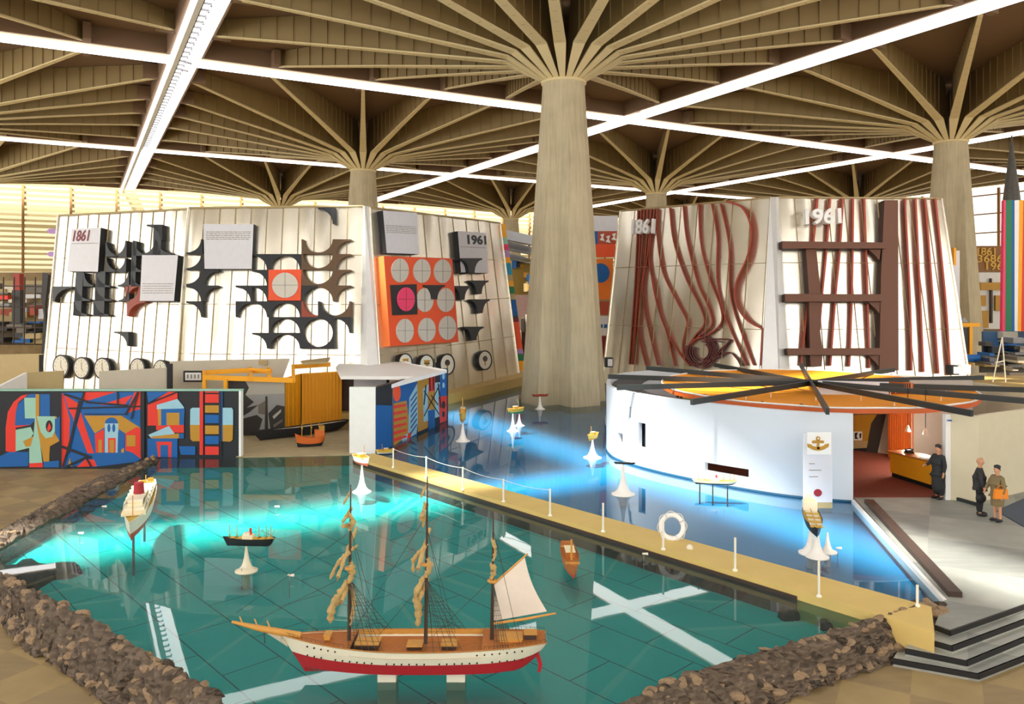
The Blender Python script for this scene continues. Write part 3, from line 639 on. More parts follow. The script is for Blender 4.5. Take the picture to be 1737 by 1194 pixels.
for pts in [[(380, 135), (360, 600), (325, 1110)], [(400, 130), (378, 600), (340, 1110)], [(420, 130), (395, 500), (370, 800), (350, 1110)], [(440, 128), (430, 400), (402, 620), (385, 800), (385, 930), (430, 1120)],
            [(465, 128), (440, 420), (412, 590), (420, 750), (450, 900), (505, 1115)], [(485, 128), (450, 430), (480, 600), (510, 750), (560, 900), (612, 1120)], [(500, 125), (500, 280), (535, 520), (620, 700), (688, 830), (680, 900), (660, 1000), (680, 1090)],
            [(580, 120), (605, 330), (680, 560), (770, 740), (800, 850), (740, 930), (690, 1010)], [(665, 105), (690, 330), (760, 600), (830, 760), (845, 860), (770, 930), (700, 990)], [(765, 90), (775, 330), (830, 560), (900, 740), (905, 850), (820, 925), (715, 960)],
            [(845, 95), (880, 300), (880, 560), (915, 760), (970, 900), (1065, 1115)], [(900, 95), (955, 350), (960, 620), (985, 760), (1045, 940), (1112, 1115)],
            [(450, 430), (480, 640), (540, 850), (620, 1010), (705, 1118)]]: rib(pR1, R1, cA(pts), 2.4, 0.28)
rib(pR1, R1, cA([(940, 80), (1040, 120), (1095, 250), (1075, 420), (1000, 600), (1005, 730), (1070, 830), (1168, 885)]), 3.2, 0.45); rib(pR1, R1, cA([(1168, 885), (1162, 1000), (1155, 1118)]), 3.2, 0.3)
for k, (r, o) in enumerate([(48, 0), (60, 3), (74, 8), (88, 12), (100, 15)]): rib(pR1, R1, cA([(783 - o * 0.4 + r * math.cos(R(a)) * 0.95, 1028 + r * math.sin(R(a)) * 1.05) for a in range(-60 - 10 * k, 215, 15)][::-1]), 1.8, 0.3, DRIB)
for pts in [[(790, 950), (880, 950), (962, 955), (920, 1000), (830, 1080), (760, 1108)], [(780, 965), (870, 962), (905, 970)], [(962, 955), (900, 1035), (820, 1100)], [(740, 1115), (850, 1080), (950, 1035), (1000, 1070), (1030, 1118)], [(690, 1000), (690, 1060), (740, 1118)]]: rib(pR1, R1, cA(pts), 1.8, 0.3, DRIB)
for pts in [[(400, 60), (375, 325), (350, 500), (335, 720), (295, 1120)], [(480, 60), (455, 400), (430, 655), (410, 900)], [(560, 60), (540, 395), (515, 660), (480, 1120)], [(625, 60), (617, 660), (600, 1125)], [(695, 60), (715, 660), (728, 1135)], [(385, 390), (410, 640)],
            [(958, 62), (957, 160), (985, 700), (995, 1150)], [(1020, 60), (1050, 700), (1070, 1160)], [(1080, 60), (1130, 700), (1165, 1170)], [(1145, 60), (1210, 700), (1240, 1180)]]: rib(pR2, R2, cB(pts), 3.4, 0.3)
def pf(px, name, d=0.6, m=BROWN, ms=None):
    mb = MB(); relief(mb, pR2, cB(px), d, m, ms or mat('brown_side', (62, 38, 28))); return mb.build(name, R2)
pf([(822, 72), (908, 72), (912, 1150), (790, 1150), (800, 560)], 'frame_column', 0.55)
pf([(175, 332), (830, 340), (830, 378), (175, 378)], 'frame_beam', 0.9); pf([(193, 665), (815, 668), (815, 712), (193, 715)], 'frame_beam', 0.9); pf([(207, 1010), (800, 1008), (800, 1052), (210, 1052)], 'frame_beam', 0.9)
pf([(325, 378), (390, 378), (420, 665), (345, 665)], 'frame_strut', 0.6); pf([(345, 715), (420, 715), (415, 900), (430, 1010), (350, 1010)], 'frame_strut', 0.6); pf([(350, 1052), (430, 1052), (425, 1125), (355, 1125)], 'frame_strut', 0.6)
for y in (378, 715, 1052): pf([(715, y), (800, y), (790, y + 75), (765, y + 45)], 'gusset', 0.5)
plane_text('1961', pR2, (1366, 354), (1427, 352), (1367, 381), 0.9, WHITE, 'numerals', R2, -0.35, bold=0.03)
plane_text('1861', pR1, (1070, 372), (1109, 370), (1070, 397), 0.6, WHITE, 'numerals', R1, -0.25, bold=0.03, shear=0.1)
# ---------------------------------------------------------------- geometric mural wall beside the teal pool
YM = 32.45; pm = vplane(200, YM); cm = crop(0, 590, 4.1357)
mb = MB(); x0, x1 = P(-90, 0, YM).x, P(409, 0, YM).x; zt = P(0, 663, YM).z
mb.box(((x0 + x1) / 2, YM + 0.1, (zt - 0.5) / 2), (x1 - x0, 0.2, zt + 0.5), NAVY)
mb.box(((x0 + x1) / 2, YM + 0.1, zt + 0.03), (x1 - x0 + 0.06, 0.3, 0.06), MINT); mb.box((x1 - 0.03, YM + 0.08, (zt - 0.3) / 2), (0.09, 0.28, zt + 0.3), WHITE)
lay = [0.004]
def pt(px, m, mbx=None, pl=None, cc=None):
    lay[0] += 0.0008; paint(mbx or mb, pl or pm, (cc or cm)(px), m, lay[0])
RD, BL_, SK, MT, OC, NV = RED, BLUE, SKYB, MINT, OCHRE, NAVY
for px, m in [
    ([(200, 325), (150, 335), (95, 380), (55, 450), (40, 560), (40, 725), (110, 735), (110, 560), (215, 540), (110, 540), (110, 450), (130, 380)], RD),
    ([(205, 325), (250, 322), (250, 500), (215, 540), (105, 545), (110, 450), (130, 390)], BL_), ([(170, 350), (250, 350), (250, 495), (175, 495)], MT), ([(250, 325), (275, 325), (275, 480), (250, 480)], OC),
    ([(280, 325), (350, 325), (350, 480), (280, 480)], BL_), ([(110, 575), (215, 555), (235, 600), (200, 660), (210, 700), (110, 725)], MT), ([(245, 490), (260, 480), (300, 830), (205, 830), (205, 700), (235, 620)], MT),
    ([(160, 655), (235, 620), (215, 690), (180, 695)], OC), ([(250, 480), (395, 480), (415, 520), (415, 655), (350, 690), (345, 800), (305, 800), (262, 560)], OC), ([(258, 480), (385, 480), (395, 560), (365, 625), (320, 635), (285, 590)], MT),
    (ell(345, 550, 24, 42, 18), BLACK), ([(345, 525), (360, 560), (340, 590), (330, 570)], RD), ([(385, 500), (420, 480), (420, 655), (385, 600)], BL_), ([(0, 760), (60, 730), (200, 730), (200, 830), (0, 835)], BL_), ([(205, 810), (300, 805), (300, 838), (205, 838)], RD),
    ([(305, 800), (415, 790), (415, 838), (305, 838)], BL_),
    ([(430, 315), (985, 308), (985, 500), (990, 780), (430, 840)], BL_), ([(430, 320), (442, 320), (490, 500), (485, 680), (450, 835), (430, 835)], RD), ([(445, 325), (560, 395), (585, 315), (450, 315)], BL_), ([(450, 330), (560, 395), (530, 520), (480, 430)], RD),
    ([(590, 310), (820, 308), (600, 375), (580, 370)], RD), ([(700, 400), (930, 330), (870, 405), (790, 400)], RD), ([(945, 308), (985, 308), (985, 430), (940, 440), (880, 465)], RD), ([(565, 450), (600, 560), (660, 740), (615, 740), (540, 540)], RD), ([(500, 420), (540, 420), (520, 530)], RD),
    ([(590, 475), (850, 475), (985, 560), (900, 590), (870, 605), (730, 560), (665, 600)], OC), ([(665, 605), (730, 570), (730, 735), (672, 735)], RD), ([(880, 600), (960, 555), (990, 570), (990, 780), (930, 735), (880, 720)], RD), ([(735, 530), (830, 530), (825, 735), (735, 735)], SK),
    (ell(782, 530, 46, 42, 14, 180, 360), BL_), (ell(764, 562, 11, 30, 12), BL_), (ell(798, 562, 11, 30, 12), BL_), ([(758, 632), (812, 632), (810, 735), (758, 735)], RD), ([(768, 645), (800, 645), (800, 735), (768, 735)], OC), ([(888, 612), (950, 612), (950, 690), (888, 690)], OC),
    ([(690, 645), (716, 645), (716, 735), (690, 735)], OC), ([(850, 650), (870, 650), (870, 735), (850, 735)], OC), ([(832, 570), (878, 600), (870, 700), (832, 725)], BL_), ([(640, 740), (930, 735), (985, 780), (960, 800), (640, 838)], BL_),
    ([(540, 835), (600, 780), (660, 785), (680, 830)], RD), ([(475, 830), (490, 770), (505, 830)], OC), ([(1030, 308), (1180, 308), (1040, 385)], BL_), ([(1180, 308), (1245, 308), (1245, 390), (1110, 450), (1110, 545), (1035, 545), (1035, 400)], RD),
    ([(1100, 400), (1245, 358), (1290, 415), (1290, 430), (1100, 430)], SK), ([(1105, 430), (1295, 425), (1290, 545), (1110, 545)], BL_), ([(1105, 430), (1130, 430), (1130, 545), (1110, 545)], OC), ([(1168, 455), (1258, 455), (1258, 545), (1168, 545)], OC),
    ([(1095, 545), (1290, 540), (1290, 595), (1200, 595), (1095, 575)], RD), ([(1040, 610), (1185, 548), (1235, 615), (1235, 632), (1060, 632)], SK), ([(1060, 622), (1255, 600), (1255, 635), (1065, 635)], OC), ([(1035, 635), (1245, 635), (1245, 770), (1035, 765)], BL_),
    ([(1098, 658), (1205, 658), (1200, 768), (1110, 765)], RD), ([(1125, 682), (1180, 682), (1180, 768), (1125, 765)], BL_), ([(1255, 690), (1370, 690), (1370, 750), (1268, 750)], BL_), ([(1256, 600), (1290, 600), (1290, 635), (1256, 635)], BL_),
    ([(1335, 430), (1350, 420), (1400, 420), (1400, 540), (1333, 540)], SK), ([(1333, 540), (1400, 540), (1400, 655), (1350, 655), (1335, 640)], OC), ([(1562, 420), (1625, 420), (1635, 435), (1635, 540), (1562, 540)], SK), ([(1562, 540), (1635, 540), (1632, 645), (1615, 658), (1562, 655)], OC),
    ([(1400, 305), (1425, 305), (1425, 750), (1400, 750)], RD), ([(1540, 305), (1562, 305), (1562, 655), (1540, 655)], BL_)] + \
    [([(1438, a), (1535, a), (1535, b), (1438, b)], m) for a, b, m in ((325, 385, RD), (403, 455, OC), (470, 528, BL_), (545, 605, OC), (618, 675, BL_), (692, 750, RD), (305, 315, RD))]: pt(px, m)
for a, b, w in [((560, 370), (475, 740), 14), ((590, 310), (440, 835), 11), ((450, 325), (640, 385), 12), ((600, 380), (900, 405), 10), ((825, 310), (825, 405), 9), ((970, 310), (880, 470), 12), ((480, 425), (1010, 410), 9), ((425, 690), (640, 770), 15), ((600, 770), (460, 835), 12), ((590, 745), (640, 835), 10),
                ((1000, 308), (1000, 770), 22), ((1245, 308), (1030, 395), 8), ((590, 465), (890, 465), 5), ((430, 318), (430, 838), 5), ((1548, 305), (1548, 760), 9), ((965, 310), (920, 500), 10)]:
    d = Vector((b[0] - a[0], b[1] - a[1])).normalized(); n_ = Vector((-d.y, d.x)) * w * 0.6
    pt([(a[0] + n_.x, a[1] + n_.y), (b[0] + n_.x, b[1] + n_.y), (b[0] - n_.x, b[1] - n_.y), (a[0] - n_.x, a[1] - n_.y)], NAVY)
tag(mb.build('mural_wall', recalc=False), 'long low wall painted with a red, blue and ochre harbour town mural', 'mural wall')
# ---------------------------------------------------------------- flag mural wall with its white end
A_ = Vector((-5.79, 33.1, 0)); B_ = Vector((-3.41, 41.8, 0)); pf2 = Plane(A_, B_, A_ + Vector((0, 0, 1))); zt2 = 2.78
d_ = (B_ - A_).normalized(); nb = -pf2.n
root = empty('flag_mural_wall', (A_ + B_) / 2, label='low wall with signal-flag mural and a plain white end, standing in the blue pool', cat='mural wall')
mb = MB(); a, b = Vector((A_.x, A_.y, zt2)), Vector((B_.x, B_.y, zt2)); mb.prism([a, b, b + nb * 0.25, a + nb * 0.25], (0, 0, -zt2 - 0.4), NAVY)
cf = crop(380, 590, 4.1357); lay[0] = 0.004
def pt2(px, m): pt(px, m, mb, pf2, cf)
for px, m in [([(1062, 400), (1178, 405), (1178, 690), (1062, 740)], BLUE), ([(1182, 255), (1190, 255), (1190, 698), (1182, 700)], OCHRE), ([(1185, 255), (1355, 210), (1355, 620), (1185, 700)], BLUE), (ell(1213, 315, 27, 62, 20), ORANGE),
              ([(1190, 390), (1280, 370), (1310, 600), (1190, 690)], OCHRE), ([(1300, 350), (1355, 250), (1400, 230), (1350, 600), (1290, 640)], SKYB), ([(1355, 205), (1440, 185), (1430, 560), (1360, 590)], OCHRE), ([(1395, 290), (1440, 250), (1515, 240), (1515, 480), (1400, 520)], SKYB),
              ([(1435, 190), (1480, 180), (1480, 300), (1435, 310)], RED), ([(1430, 310), (1480, 300), (1480, 440), (1430, 430)], OCHRE), ([(1430, 440), (1480, 430), (1480, 560), (1435, 575)], BLUE), ([(1515, 165), (1560, 155), (1562, 340), (1515, 350)], BLUE),
              ([(1505, 345), (1565, 335), (1562, 510), (1515, 530)], RED), ([(1245, 620), (1315, 590), (1300, 650), (1250, 660)], SKYB), ([(1290, 600), (1315, 590), (1310, 630), (1285, 640)], RED), (ell(1540, 200, 9, 22, 12), SKYB), (ell(1540, 262, 9, 20, 12), SKYB), (ell(1540, 400, 12, 28, 14), NAVY), (ell(1540, 465, 10, 22, 14), NAVY)]: pt2(px, m)
for k in range(6): pt2([(1190, 405 + 46 * k), (1275, 392 + 44 * k), (1285, 405 + 44 * k), (1190, 428 + 46 * k)], RED)
for k in range(7): pt2([(1310, 365 + 38 * k), (1355, 300 + 38 * k), (1355, 314 + 38 * k), (1310, 379 + 38 * k)], BLUE)
for a, b in (((1400, 300), (1510, 470)), ((1510, 260), (1400, 480)), ((1415, 260), (1400, 400)), ((1500, 250), (1520, 420)), ((1440, 195), (1445, 300)), ((1468, 190), (1468, 295)), ((1450, 330), (1500, 400))): pt2([a, (a[0] + 7, a[1]), (b[0] + 7, b[1]), b], NAVY)
mb.build('painted_panel', root, recalc=False)
mb = MB(); a = P(592.5, 0, 33.05); b = P(636.5, 0, 33.05)
mb.prism([(a.x, a.y, zt2 + .03), (b.x, b.y, zt2 + .03), (b.x, b.y + .2, zt2 + .03), (a.x, a.y + .2, zt2 + .03)], (0, 0, -zt2 - .4), WHITE); mb.build('end_panel', root)
# white roof over the exhibits behind the flag mural
zr = 2.9
mb = MB(); mb.prism([G(x, y, zr) for x, y in ((758, 627), (664, 652), (700, 638.5), (578, 637.5), (570, 622), (585, 607.5), (676, 607), (700, 617))], (0, 0, -0.16), WHITE)
tag(mb.build('exhibit_roof'), 'flat white roof spreading behind the flag mural', 'roof')
mb = MB(); a, b = P(600, 0, 40.4), P(655, 0, 40.4); mb.prism([(a.x, 40.4, 2.7), (b.x, 40.4, 2.7), (b.x, 40.6, 2.7), (a.x, 40.6, 2.7)], (0, 0, -3.1), PALE)
tag(mb.build('partition_panel'), 'lavender-grey panel in the shade under the white roof', 'partition')
mb = MB(); a, b = P(578, 0, 41), P(660, 0, 41); mb.prism([(a.x, 41, 2.72), (b.x, 41, 2.72), (b.x, 41.15, 2.72), (a.x, 41.15, 2.72)], (0, 0, -2.75), DKWOOD)
tag(mb.build('partition_panel'), 'dark back wall under the white roof', 'partition')
def wall_px(xa, ya, Ya, xb, yb, Yb, z0, m, name, label, cat, th=0.15, group=None, parent=None):
    a, b = P(xa, ya, Ya), P(xb, yb, Yb); bb = Vector((b.x, b.y, 0)) - Vector((a.x, a.y, 0)); n_ = Vector((-bb.y, bb.x, 0)).normalized() * th
    if n_.y < 0: n_ = -n_
    mb = MB(); a0, b0 = Vector((a.x, a.y, z0)), Vector((b.x, b.y, z0))
    mb.add([a0, b0, b, a, a0 + n_, b0 + n_, b + n_, a + n_], [[0, 1, 2, 3], [7, 6, 5, 4], [0, 4, 5, 1], [3, 2, 6, 7], [0, 3, 7, 4], [1, 5, 6, 2]], m)
    return mb if name is None else tag(mb.build(name, parent), label, cat, group)
# partitions of the exhibition stands on the left
PLAST = flat('stand_plaster', (200, 192, 172))
wall_px(288, 613, 41.5, 500, 608, 43.5, -.45, PLAST, 'partition_panel', 'long pale partition wall with the small black-framed sign', 'partition')
wall_px(168, 630, 37.5, 284, 624, 38.5, -.45, PLAST, 'partition_panel', 'pale partition ending in a black edge below the clock discs', 'partition')
wall_px(283, 617, 38.4, 291, 617, 38.4, -.45, BLACK, 'edge_post', 'black upright edge at the end of the pale partition', 'post')
wall_px(46, 632, 36, 107, 629, 36.4, -.45, TAN, 'partition_panel', 'tan partition just above the left part of the painted mural', 'partition')
wall_px(66, 602, 41, 71, 602, 41, -.45, BLACK, 'edge_post', 'thin black upright beside the left clock disc', 'post')
wall_px(0, 655, 34.5, 46, 632, 36, 0.5, WHITE, 'slanted_panel', 'white slanted panel edge above the left end of the mural', 'panel')
wall_px(-90, 604, 52, 72, 600, 49, -.45, TAN, 'parapet_wall', 'long tan parapet with a pale top edge left of the relief screen', 'parapet')
sg = empty('framed_sign', P(328, 645, 41.2), label='small black-framed white sign on the pale partition', cat='sign')
mb = MB(); pS = vplane(328, 41.2); relief(mb, pS, rect(311, 629, 344, 648), 0.12, BLACK); mb.build('frame', sg)
mb = MB(); relief(mb, pS, rect(314, 632, 341, 645), 0.14, WHITE, WHITE, .12)
for k in range(4): paint(mb, pS, rect(317 + k * 6, 635, 320 + k * 6, 642), GREY, 0.145)
mb.build('sign_face', sg)
mb = MB(); pS2 = vplane(438, 43.0); relief(mb, pS2, rect(424, 611, 453, 619), 0.1, TAN); tag(mb.build('wall_plate'), 'small tan plate on the pale partition above the yellow beams', 'plate')
mb = MB(); a = [P(510, 615, 40), P(560, 609, 42), P(556, 616, 39.5), P(515, 619, 38.5)]; mb.prism([p + Vector((0, 0, .1)) for p in a], (0, 0, -.1), TAN); tag(mb.build('canopy_panel'), 'small tan canopy panel tilted above the yellow frame', 'canopy')
# yellow stand
ys = empty('yellow_stand', Vector((-10, 39, -.4)), label='yellow boarded exhibition stand with overhead beams and a grey harbour photograph', cat='exhibition stand')
SLT = mat('yellow_boards', (244, 170, 24), 0.6, var=0.08, scale=2)
def yb(xa, ya, Ya, xb, yb_, Yb, z0, n, name):
    mb = wall_px(xa, ya, Ya, xb, yb_, Yb, z0, SLT, None, None, None, .12)
    a, b = P(xa, ya, Ya), P(xb, yb_, Yb)
    for k in range(n + 1):
        t = k / n; p = a.lerp(b, t); mb.box((p.x, p.y - .03, (p.z + z0) / 2), (.05, .05, p.z - z0), SLT)
    mb.build(name, ys)
yb(483, 642, 37.6, 511, 634, 39.5, 0.03, 4, 'side_boards'); yb(511, 634, 39.5, 579, 630, 40.3, 0.03, 12, 'front_boards')
for xa, ya, Ya, xb, yb_, Yb in [(346, 632, 38, 420, 628, 39), (346, 640, 37, 498, 645, 36.5), (418, 628, 39, 460, 630, 38.6), (425, 626, 40, 425, 641, 36.6), (455, 626, 40, 457, 641, 36.6), (497, 622, 40, 498, 645, 36.5), (497, 622, 40, 560, 618, 41), (346, 640, 37, 346, 632, 38)]:
    mb = MB(); a, b = P(xa, ya, Ya), P(xb, yb_, Yb); M = (b - a).to_track_quat('X', 'Z').to_matrix(); mb.box((a + b) / 2, ((b - a).length, .16, .22), SLT, M=M); mb.build('overhead_beam', ys)
for x, y, Y in ((347, 640, 37), (383, 642, 36.8), (425, 630, 40)):
    mb = MB(); p = P(x, y, Y); mb.box((p.x, p.y, (p.z - .4) / 2), (.16, .16, p.z + .4), SLT); mb.build('post', ys)
pP = vplane(430, 37.2); mb = MB(); relief(mb, pP, rect(384, 641, 483, 756), 0.06, GREY, BLACK)
cc = cf; lay[0] = .065
def pt3(px, m): pt(px, m, mb, pP, cc)
GD = flat('photo_dark', (52, 50, 48)); GM = flat('photo_mid', (110, 104, 92)); GL = flat('photo_light', (176, 172, 160))
for px, m in [([(150, 215), (425, 215), (425, 320), (150, 330)], GL), ([(18, 215), (140, 215), (175, 280), (150, 330), (210, 380), (160, 420), (240, 400), (180, 450), (130, 480), (120, 690), (18, 690)], GD), ([(120, 500), (230, 470), (270, 500), (240, 600), (130, 660)], GD),
              ([(310, 460), (370, 400), (425, 410), (425, 620), (330, 600)], GD), ([(290, 340), (305, 340), (310, 580), (285, 580)], GD), ([(240, 400), (290, 370), (290, 470), (240, 460)], GM), ([(180, 640), (430, 620), (430, 690), (120, 690)], NAVY), ([(30, 300), (90, 330), (60, 360), (25, 350)], GM), ([(340, 480), (400, 430), (400, 450), (350, 500)], GL), ([(345, 540), (410, 500), (410, 515), (350, 560)], GM)]: pt3(px, m)
mb.build('photo_panel', ys)
# ---------------------------------------------------------------- round white pavilion
PC = Vector((12.35, 32.4, 0)); PR = 7.25; ZW = 2.86
def cyl(x, y):
    e = Vector((0, 0, H)); v = Vector(((x - CX) / F, 1, -(y - HZ) / F)); dx, dy = e.x - PC.x, e.y - PC.y
    a = v.x ** 2 + v.y ** 2; b = 2 * (dx * v.x + dy * v.y); c = dx * dx + dy * dy - PR * PR; D = b * b - 4 * a * c
    t = (-b - math.sqrt(max(D, 0))) / (2 * a); p = e + v * t; return math.atan2(p.y - PC.y, p.x - PC.x) % (2 * math.pi), p.z
pav = empty('round_pavilion', PC, label='round white pavilion with orange canopy and dark radiating beams beside the blue pool', cat='pavilion')
PLAN = crom([Vector((x, y, 0)) for x, y in ((8.6, 40.6), (6.9, 39.8), (5.4, 38.5), (4.62, 36.8), (4.2, 34.8), (4.08, 33.2), (4.35, 31.7), (5.4, 29.8), (6.97, 27.95), (8.57, 26.5), (9.7, 25.8), (11.04, 25.35))], 9)
KT = min(range(len(PLAN)), key=lambda i: PLAN[i].x / PLAN[i].y)      # where the wall turns out of sight
def pathp(s):
    k = min(int(s), len(PLAN) - 2); return PLAN[k].lerp(PLAN[k + 1], s - k)
def hitw(x, y):
    r = (x - CX) / F
    for k in range(KT, len(PLAN) - 1):
        a, b = PLAN[k].x / PLAN[k].y, PLAN[k + 1].x / PLAN[k + 1].y
        if a <= r <= b:
            s = k + (r - a) / (b - a); return s, H - (y - HZ) * pathp(s).y / F
    return len(PLAN) - 1.0, H - (y - HZ) * PLAN[-1].y / F
def nrm(s):
    a, b = pathp(max(0, s - .5)), pathp(min(len(PLAN) - 1.001, s + .5)); d = (b - a).normalized(); return Vector((-d.y, d.x, 0))
wins = []
for x0_, y0_, x1_, y1_ in ((1068, 690, 1070.5, 709), (1048, 733, 1056, 753), (1083, 716, 1095, 761), (1196, 784, 1270, 811)):
    a0, z1 = hitw(x0_, y0_); a1, z0 = hitw(x1_, y1_); wins.append((a0, a1, z0, z1))
cuts = sorted(set([float(k) for k in range(len(PLAN))] + [w for q_ in wins for w in q_[:2]])); zc = sorted(set([-0.4, ZW] + [w for q_ in wins for w in q_[2:]]))
def inwin(a, z): return any(w[0] < a < w[1] and w[2] < z < w[3] for w in wins)
mb = MB(); WW = mat('white_render', (212, 218, 224), 0.75, var=0.03, scale=1.2)
def wp_(a, z, inn=0.0):
    p = pathp(a) + nrm(a) * .18 * inn; return Vector((p.x, p.y, z))
def cp(a, z, r): return Vector((PC.x + r * math.cos(a), PC.y + r * math.sin(a), z))
for a, b in zip(cuts, cuts[1:]):
    if b - a < 1e-6: continue
    for z0, z1 in zip(zc, zc[1:]):
        if inwin((a + b) / 2, (z0 + z1) / 2): continue
        for inn in (0, 1): mb.add([wp_(a, z0, inn), wp_(b, z0, inn), wp_(b, z1, inn), wp_(a, z1, inn)], [[0, 1, 2, 3]], WW)
    mb.add([wp_(a, ZW), wp_(b, ZW), wp_(b, ZW, 1), wp_(a, ZW, 1)], [[0, 1, 2, 3]], WW)
for a0, a1, z0, z1 in wins:
    for a in (a0, a1): mb.add([wp_(a, z0), wp_(a, z1), wp_(a, z1, 1), wp_(a, z0, 1)], [[0, 1, 2, 3]], WW)
    for z in (z0, z1): mb.add([wp_(a0, z), wp_(a1, z), wp_(a1, z, 1), wp_(a0, z, 1)], [[0, 1, 2, 3]], WW)
e_ = float(len(PLAN) - 1); mb.add([wp_(e_, -.4), wp_(e_, ZW), wp_(e_, ZW, 1), wp_(e_, -.4, 1)], [[0, 1, 2, 3]], WW)
mb.build('curved_wall', pav, recalc=False)
mb = MB(); mb.tube([wp_(float(k), 0.02, -.1) for k in range(KT - 10, len(PLAN))], 0.05, flat('base_blue', (0, 84, 120)), 6); mb.build('base_strip', pav)
mb = MB(); kk = [float(k) for k in range(KT - 14, KT + 26)]  # added dark backing so the left window openings read as shaded interior
mb.prism([wp_(k, 2.6, 1.6) for k in kk] + [wp_(k, 2.6, 2.1) for k in kk[::-1]], (0, 0, -2.4), NAVY); mb.build('shade_backing', pav)
CARP = mat('red_carpet', (124, 62, 48), 0.95, var=0.25, scale=9)
mb = MB(); mb.prism([wp_(float(k), .12, 1.2) for k in range(4, len(PLAN))] + [Vector((14.1, 25.6, .12)), Vector((20, 28, .12)), Vector((20.5, 36, .12)), Vector((14, 41, .12))], (0, 0, -.45), CARP); mb.build('carpeted_floor', pav)
FAB = mat('orange_fabric', (250, 158, 20), 0.8, var=0.06, scale=1); FABD = flat('fabric_hem', (200, 90, 24))
mb = MB(); RC = 6.05; n = 72
def sag(k): return 0.012 * math.cos(12 * 2 * math.pi * k / n) + 0.04 + 0.07 * math.sin(2 * math.pi * k / n)
vs = [PC + Vector((0, 0, 2.64))]; prof = [(0.35, 2.66), (0.7, 2.78), (1.0, 2.92)]
for fr, z in prof: vs += [cp(2 * math.pi * k / n, z + sag(k) * fr, RC * fr) for k in range(n)]
fs = [[0, 1 + k, 1 + (k + 1) % n] for k in range(n)]
for q_ in range(2): fs += [[1 + q_ * n + k, 1 + q_ * n + n + k, 1 + q_ * n + n + (k + 1) % n, 1 + q_ * n + (k + 1) % n] for k in range(n)]
mb.add(vs, fs, FAB, True)
mb.add([cp(2 * math.pi * k / n, 2.92 + sag(k), RC) for k in range(n)] + [cp(2 * math.pi * k / n, 2.74 + sag(k), RC + .02) for k in range(n)], [[k, (k + 1) % n, n + (k + 1) % n, n + k] for k in range(n)], FABD)
mb.tube([cp(2 * math.pi * k / n, 2.93 + sag(k), RC) for k in range(n + 1)], 0.035, WHITE, 6, cap=False)
mb.build('fabric_canopy', pav, recalc=False)
BEAM = mat('beam_dark', (38, 44, 44), 0.45, var=0.15)
for k in range(12):
    a = R(12.5 + 30 * k) if k not in () else 0
    mb = MB(); M = Matrix.Rotation(a, 3, 'Z'); rr = 8.45 if k != 11 else 9.4
    mb.box(PC + M @ Vector((rr / 2, 0, 3.06 if k % 2 else 3.09)), (rr, 0.11, 0.2), BEAM, M=M); mb.build('radial_beam', pav)
mb = MB(); mb.lathe([(0.2, 2.98), (0.24, 3.08), (0.2, 3.2)], BEAM, c=PC, n=16); mb.build('hub', pav)
for k in range(12):
    a = R(12.5 + 30 * k)
    for rr in (3.2, 5.0, 6.1):
        mb = MB(); mb.tube([cp(a, 3.0, rr), cp(a, 2.75 if rr < 6 else 2.9, rr)], 0.015, WHITE, 5); mb.build('hanger', pav)
for a in (120, 150, 180, 206, 232, 246):
    mb = MB(); mb.tube([cp(R(a), .12, 5.5), cp(R(a), 2.9, 5.5)], 0.06, BROWN, 8); mb.build('post', pav)
# added dark sheet standing in for the shade between wall and canopy
mb = MB(); mb.prism([wp_(float(k), 2.66, 1.2) for k in range(KT - 26, len(PLAN) - 1, 3)] + [wp_(float(k), 2.66, 8.5) for k in range(len(PLAN) - 4, KT - 27, -3)], (0, 0, -.05), flat('shade_ring', (34, 32, 34))); mb.build('shade_ring', pav)
# entrance side: straight wall, curtain, poster wall, desk
def upr(x0, x1, Y0, Y1, z0, z1, m, name, th=.12, parent=None, label=None, cat=None):
    a, b = P(x0, 0, Y0), P(x1, 0, Y1); d = Vector((b.x - a.x, b.y - a.y, 0)); n_ = Vector((-d.y, d.x, 0)).normalized() * th
    if n_.y < 0: n_ = -n_
    mb = MB(); a.z = b.z = z1; mb.prism([a, b, b + n_, a + n_], (0, 0, z0 - z1), m)
    return mb if name is None else tag(mb.build(name, parent), label, cat)
wp = [P(1607, 0, 25.3), P(1660, 0, 25.0), P(1737, 0, 26.3), P(1800, 0, 28.2)]; wp += [cp(R(a), 0, 8.4) for a in (350, 10, 30, 50)]
WR = mat('cream_render', (214, 206, 178), 0.8, var=0.05)
mb = MB()
for a, b in zip(wp, wp[1:]):
    a, b = Vector((a.x, a.y, ZW)), Vector((b.x, b.y, ZW)); d = (b - a).normalized(); n_ = Vector((-d.y, d.x, 0)) * .15
    mb.prism([a, b, b + n_, a + n_], (0, 0, -ZW + .08), WR)
a = wp[0]; mb.box((a.x, a.y + .05, ZW / 2 + .05), (.16, .2, ZW - .1), WHITE)
mb.build('entrance_wall', pav)
mb = MB(); mb.lathe([(.07, 0), (.07, .03)], BLUE, c=(wp[0].x + .02, wp[0].y - .09, 2.66), n=12); mb.build('lamp_button', pav)
mb = MB(); a, b = G(1610, 839, .2), G(1657, 852, .2); n_ = Vector((0, .18, 0)); mb.prism([a - n_, b - n_, b, a], (0, 0, -.1), DARKG); tag(mb.build('floor_beam'), 'short dark beam on the carpet at the foot of the cream entrance wall', 'beam')
mb = MB(); mb.prism([G(x, y, .12) for x, y in ((1690, 866), (1737, 845), (1900, 800), (1900, 900), (1737, 893))], (0, 0, -.03), flat('slate_rug', (38, 58, 84))); tag(mb.build('rug'), 'slate-blue mat beside the couple at the cream wall', 'rug')
upr(1545, 1650, 31.2, 31.2, .12, 3.3, flat('lavender_wall', (176, 168, 160)), 'back_wall', parent=pav)
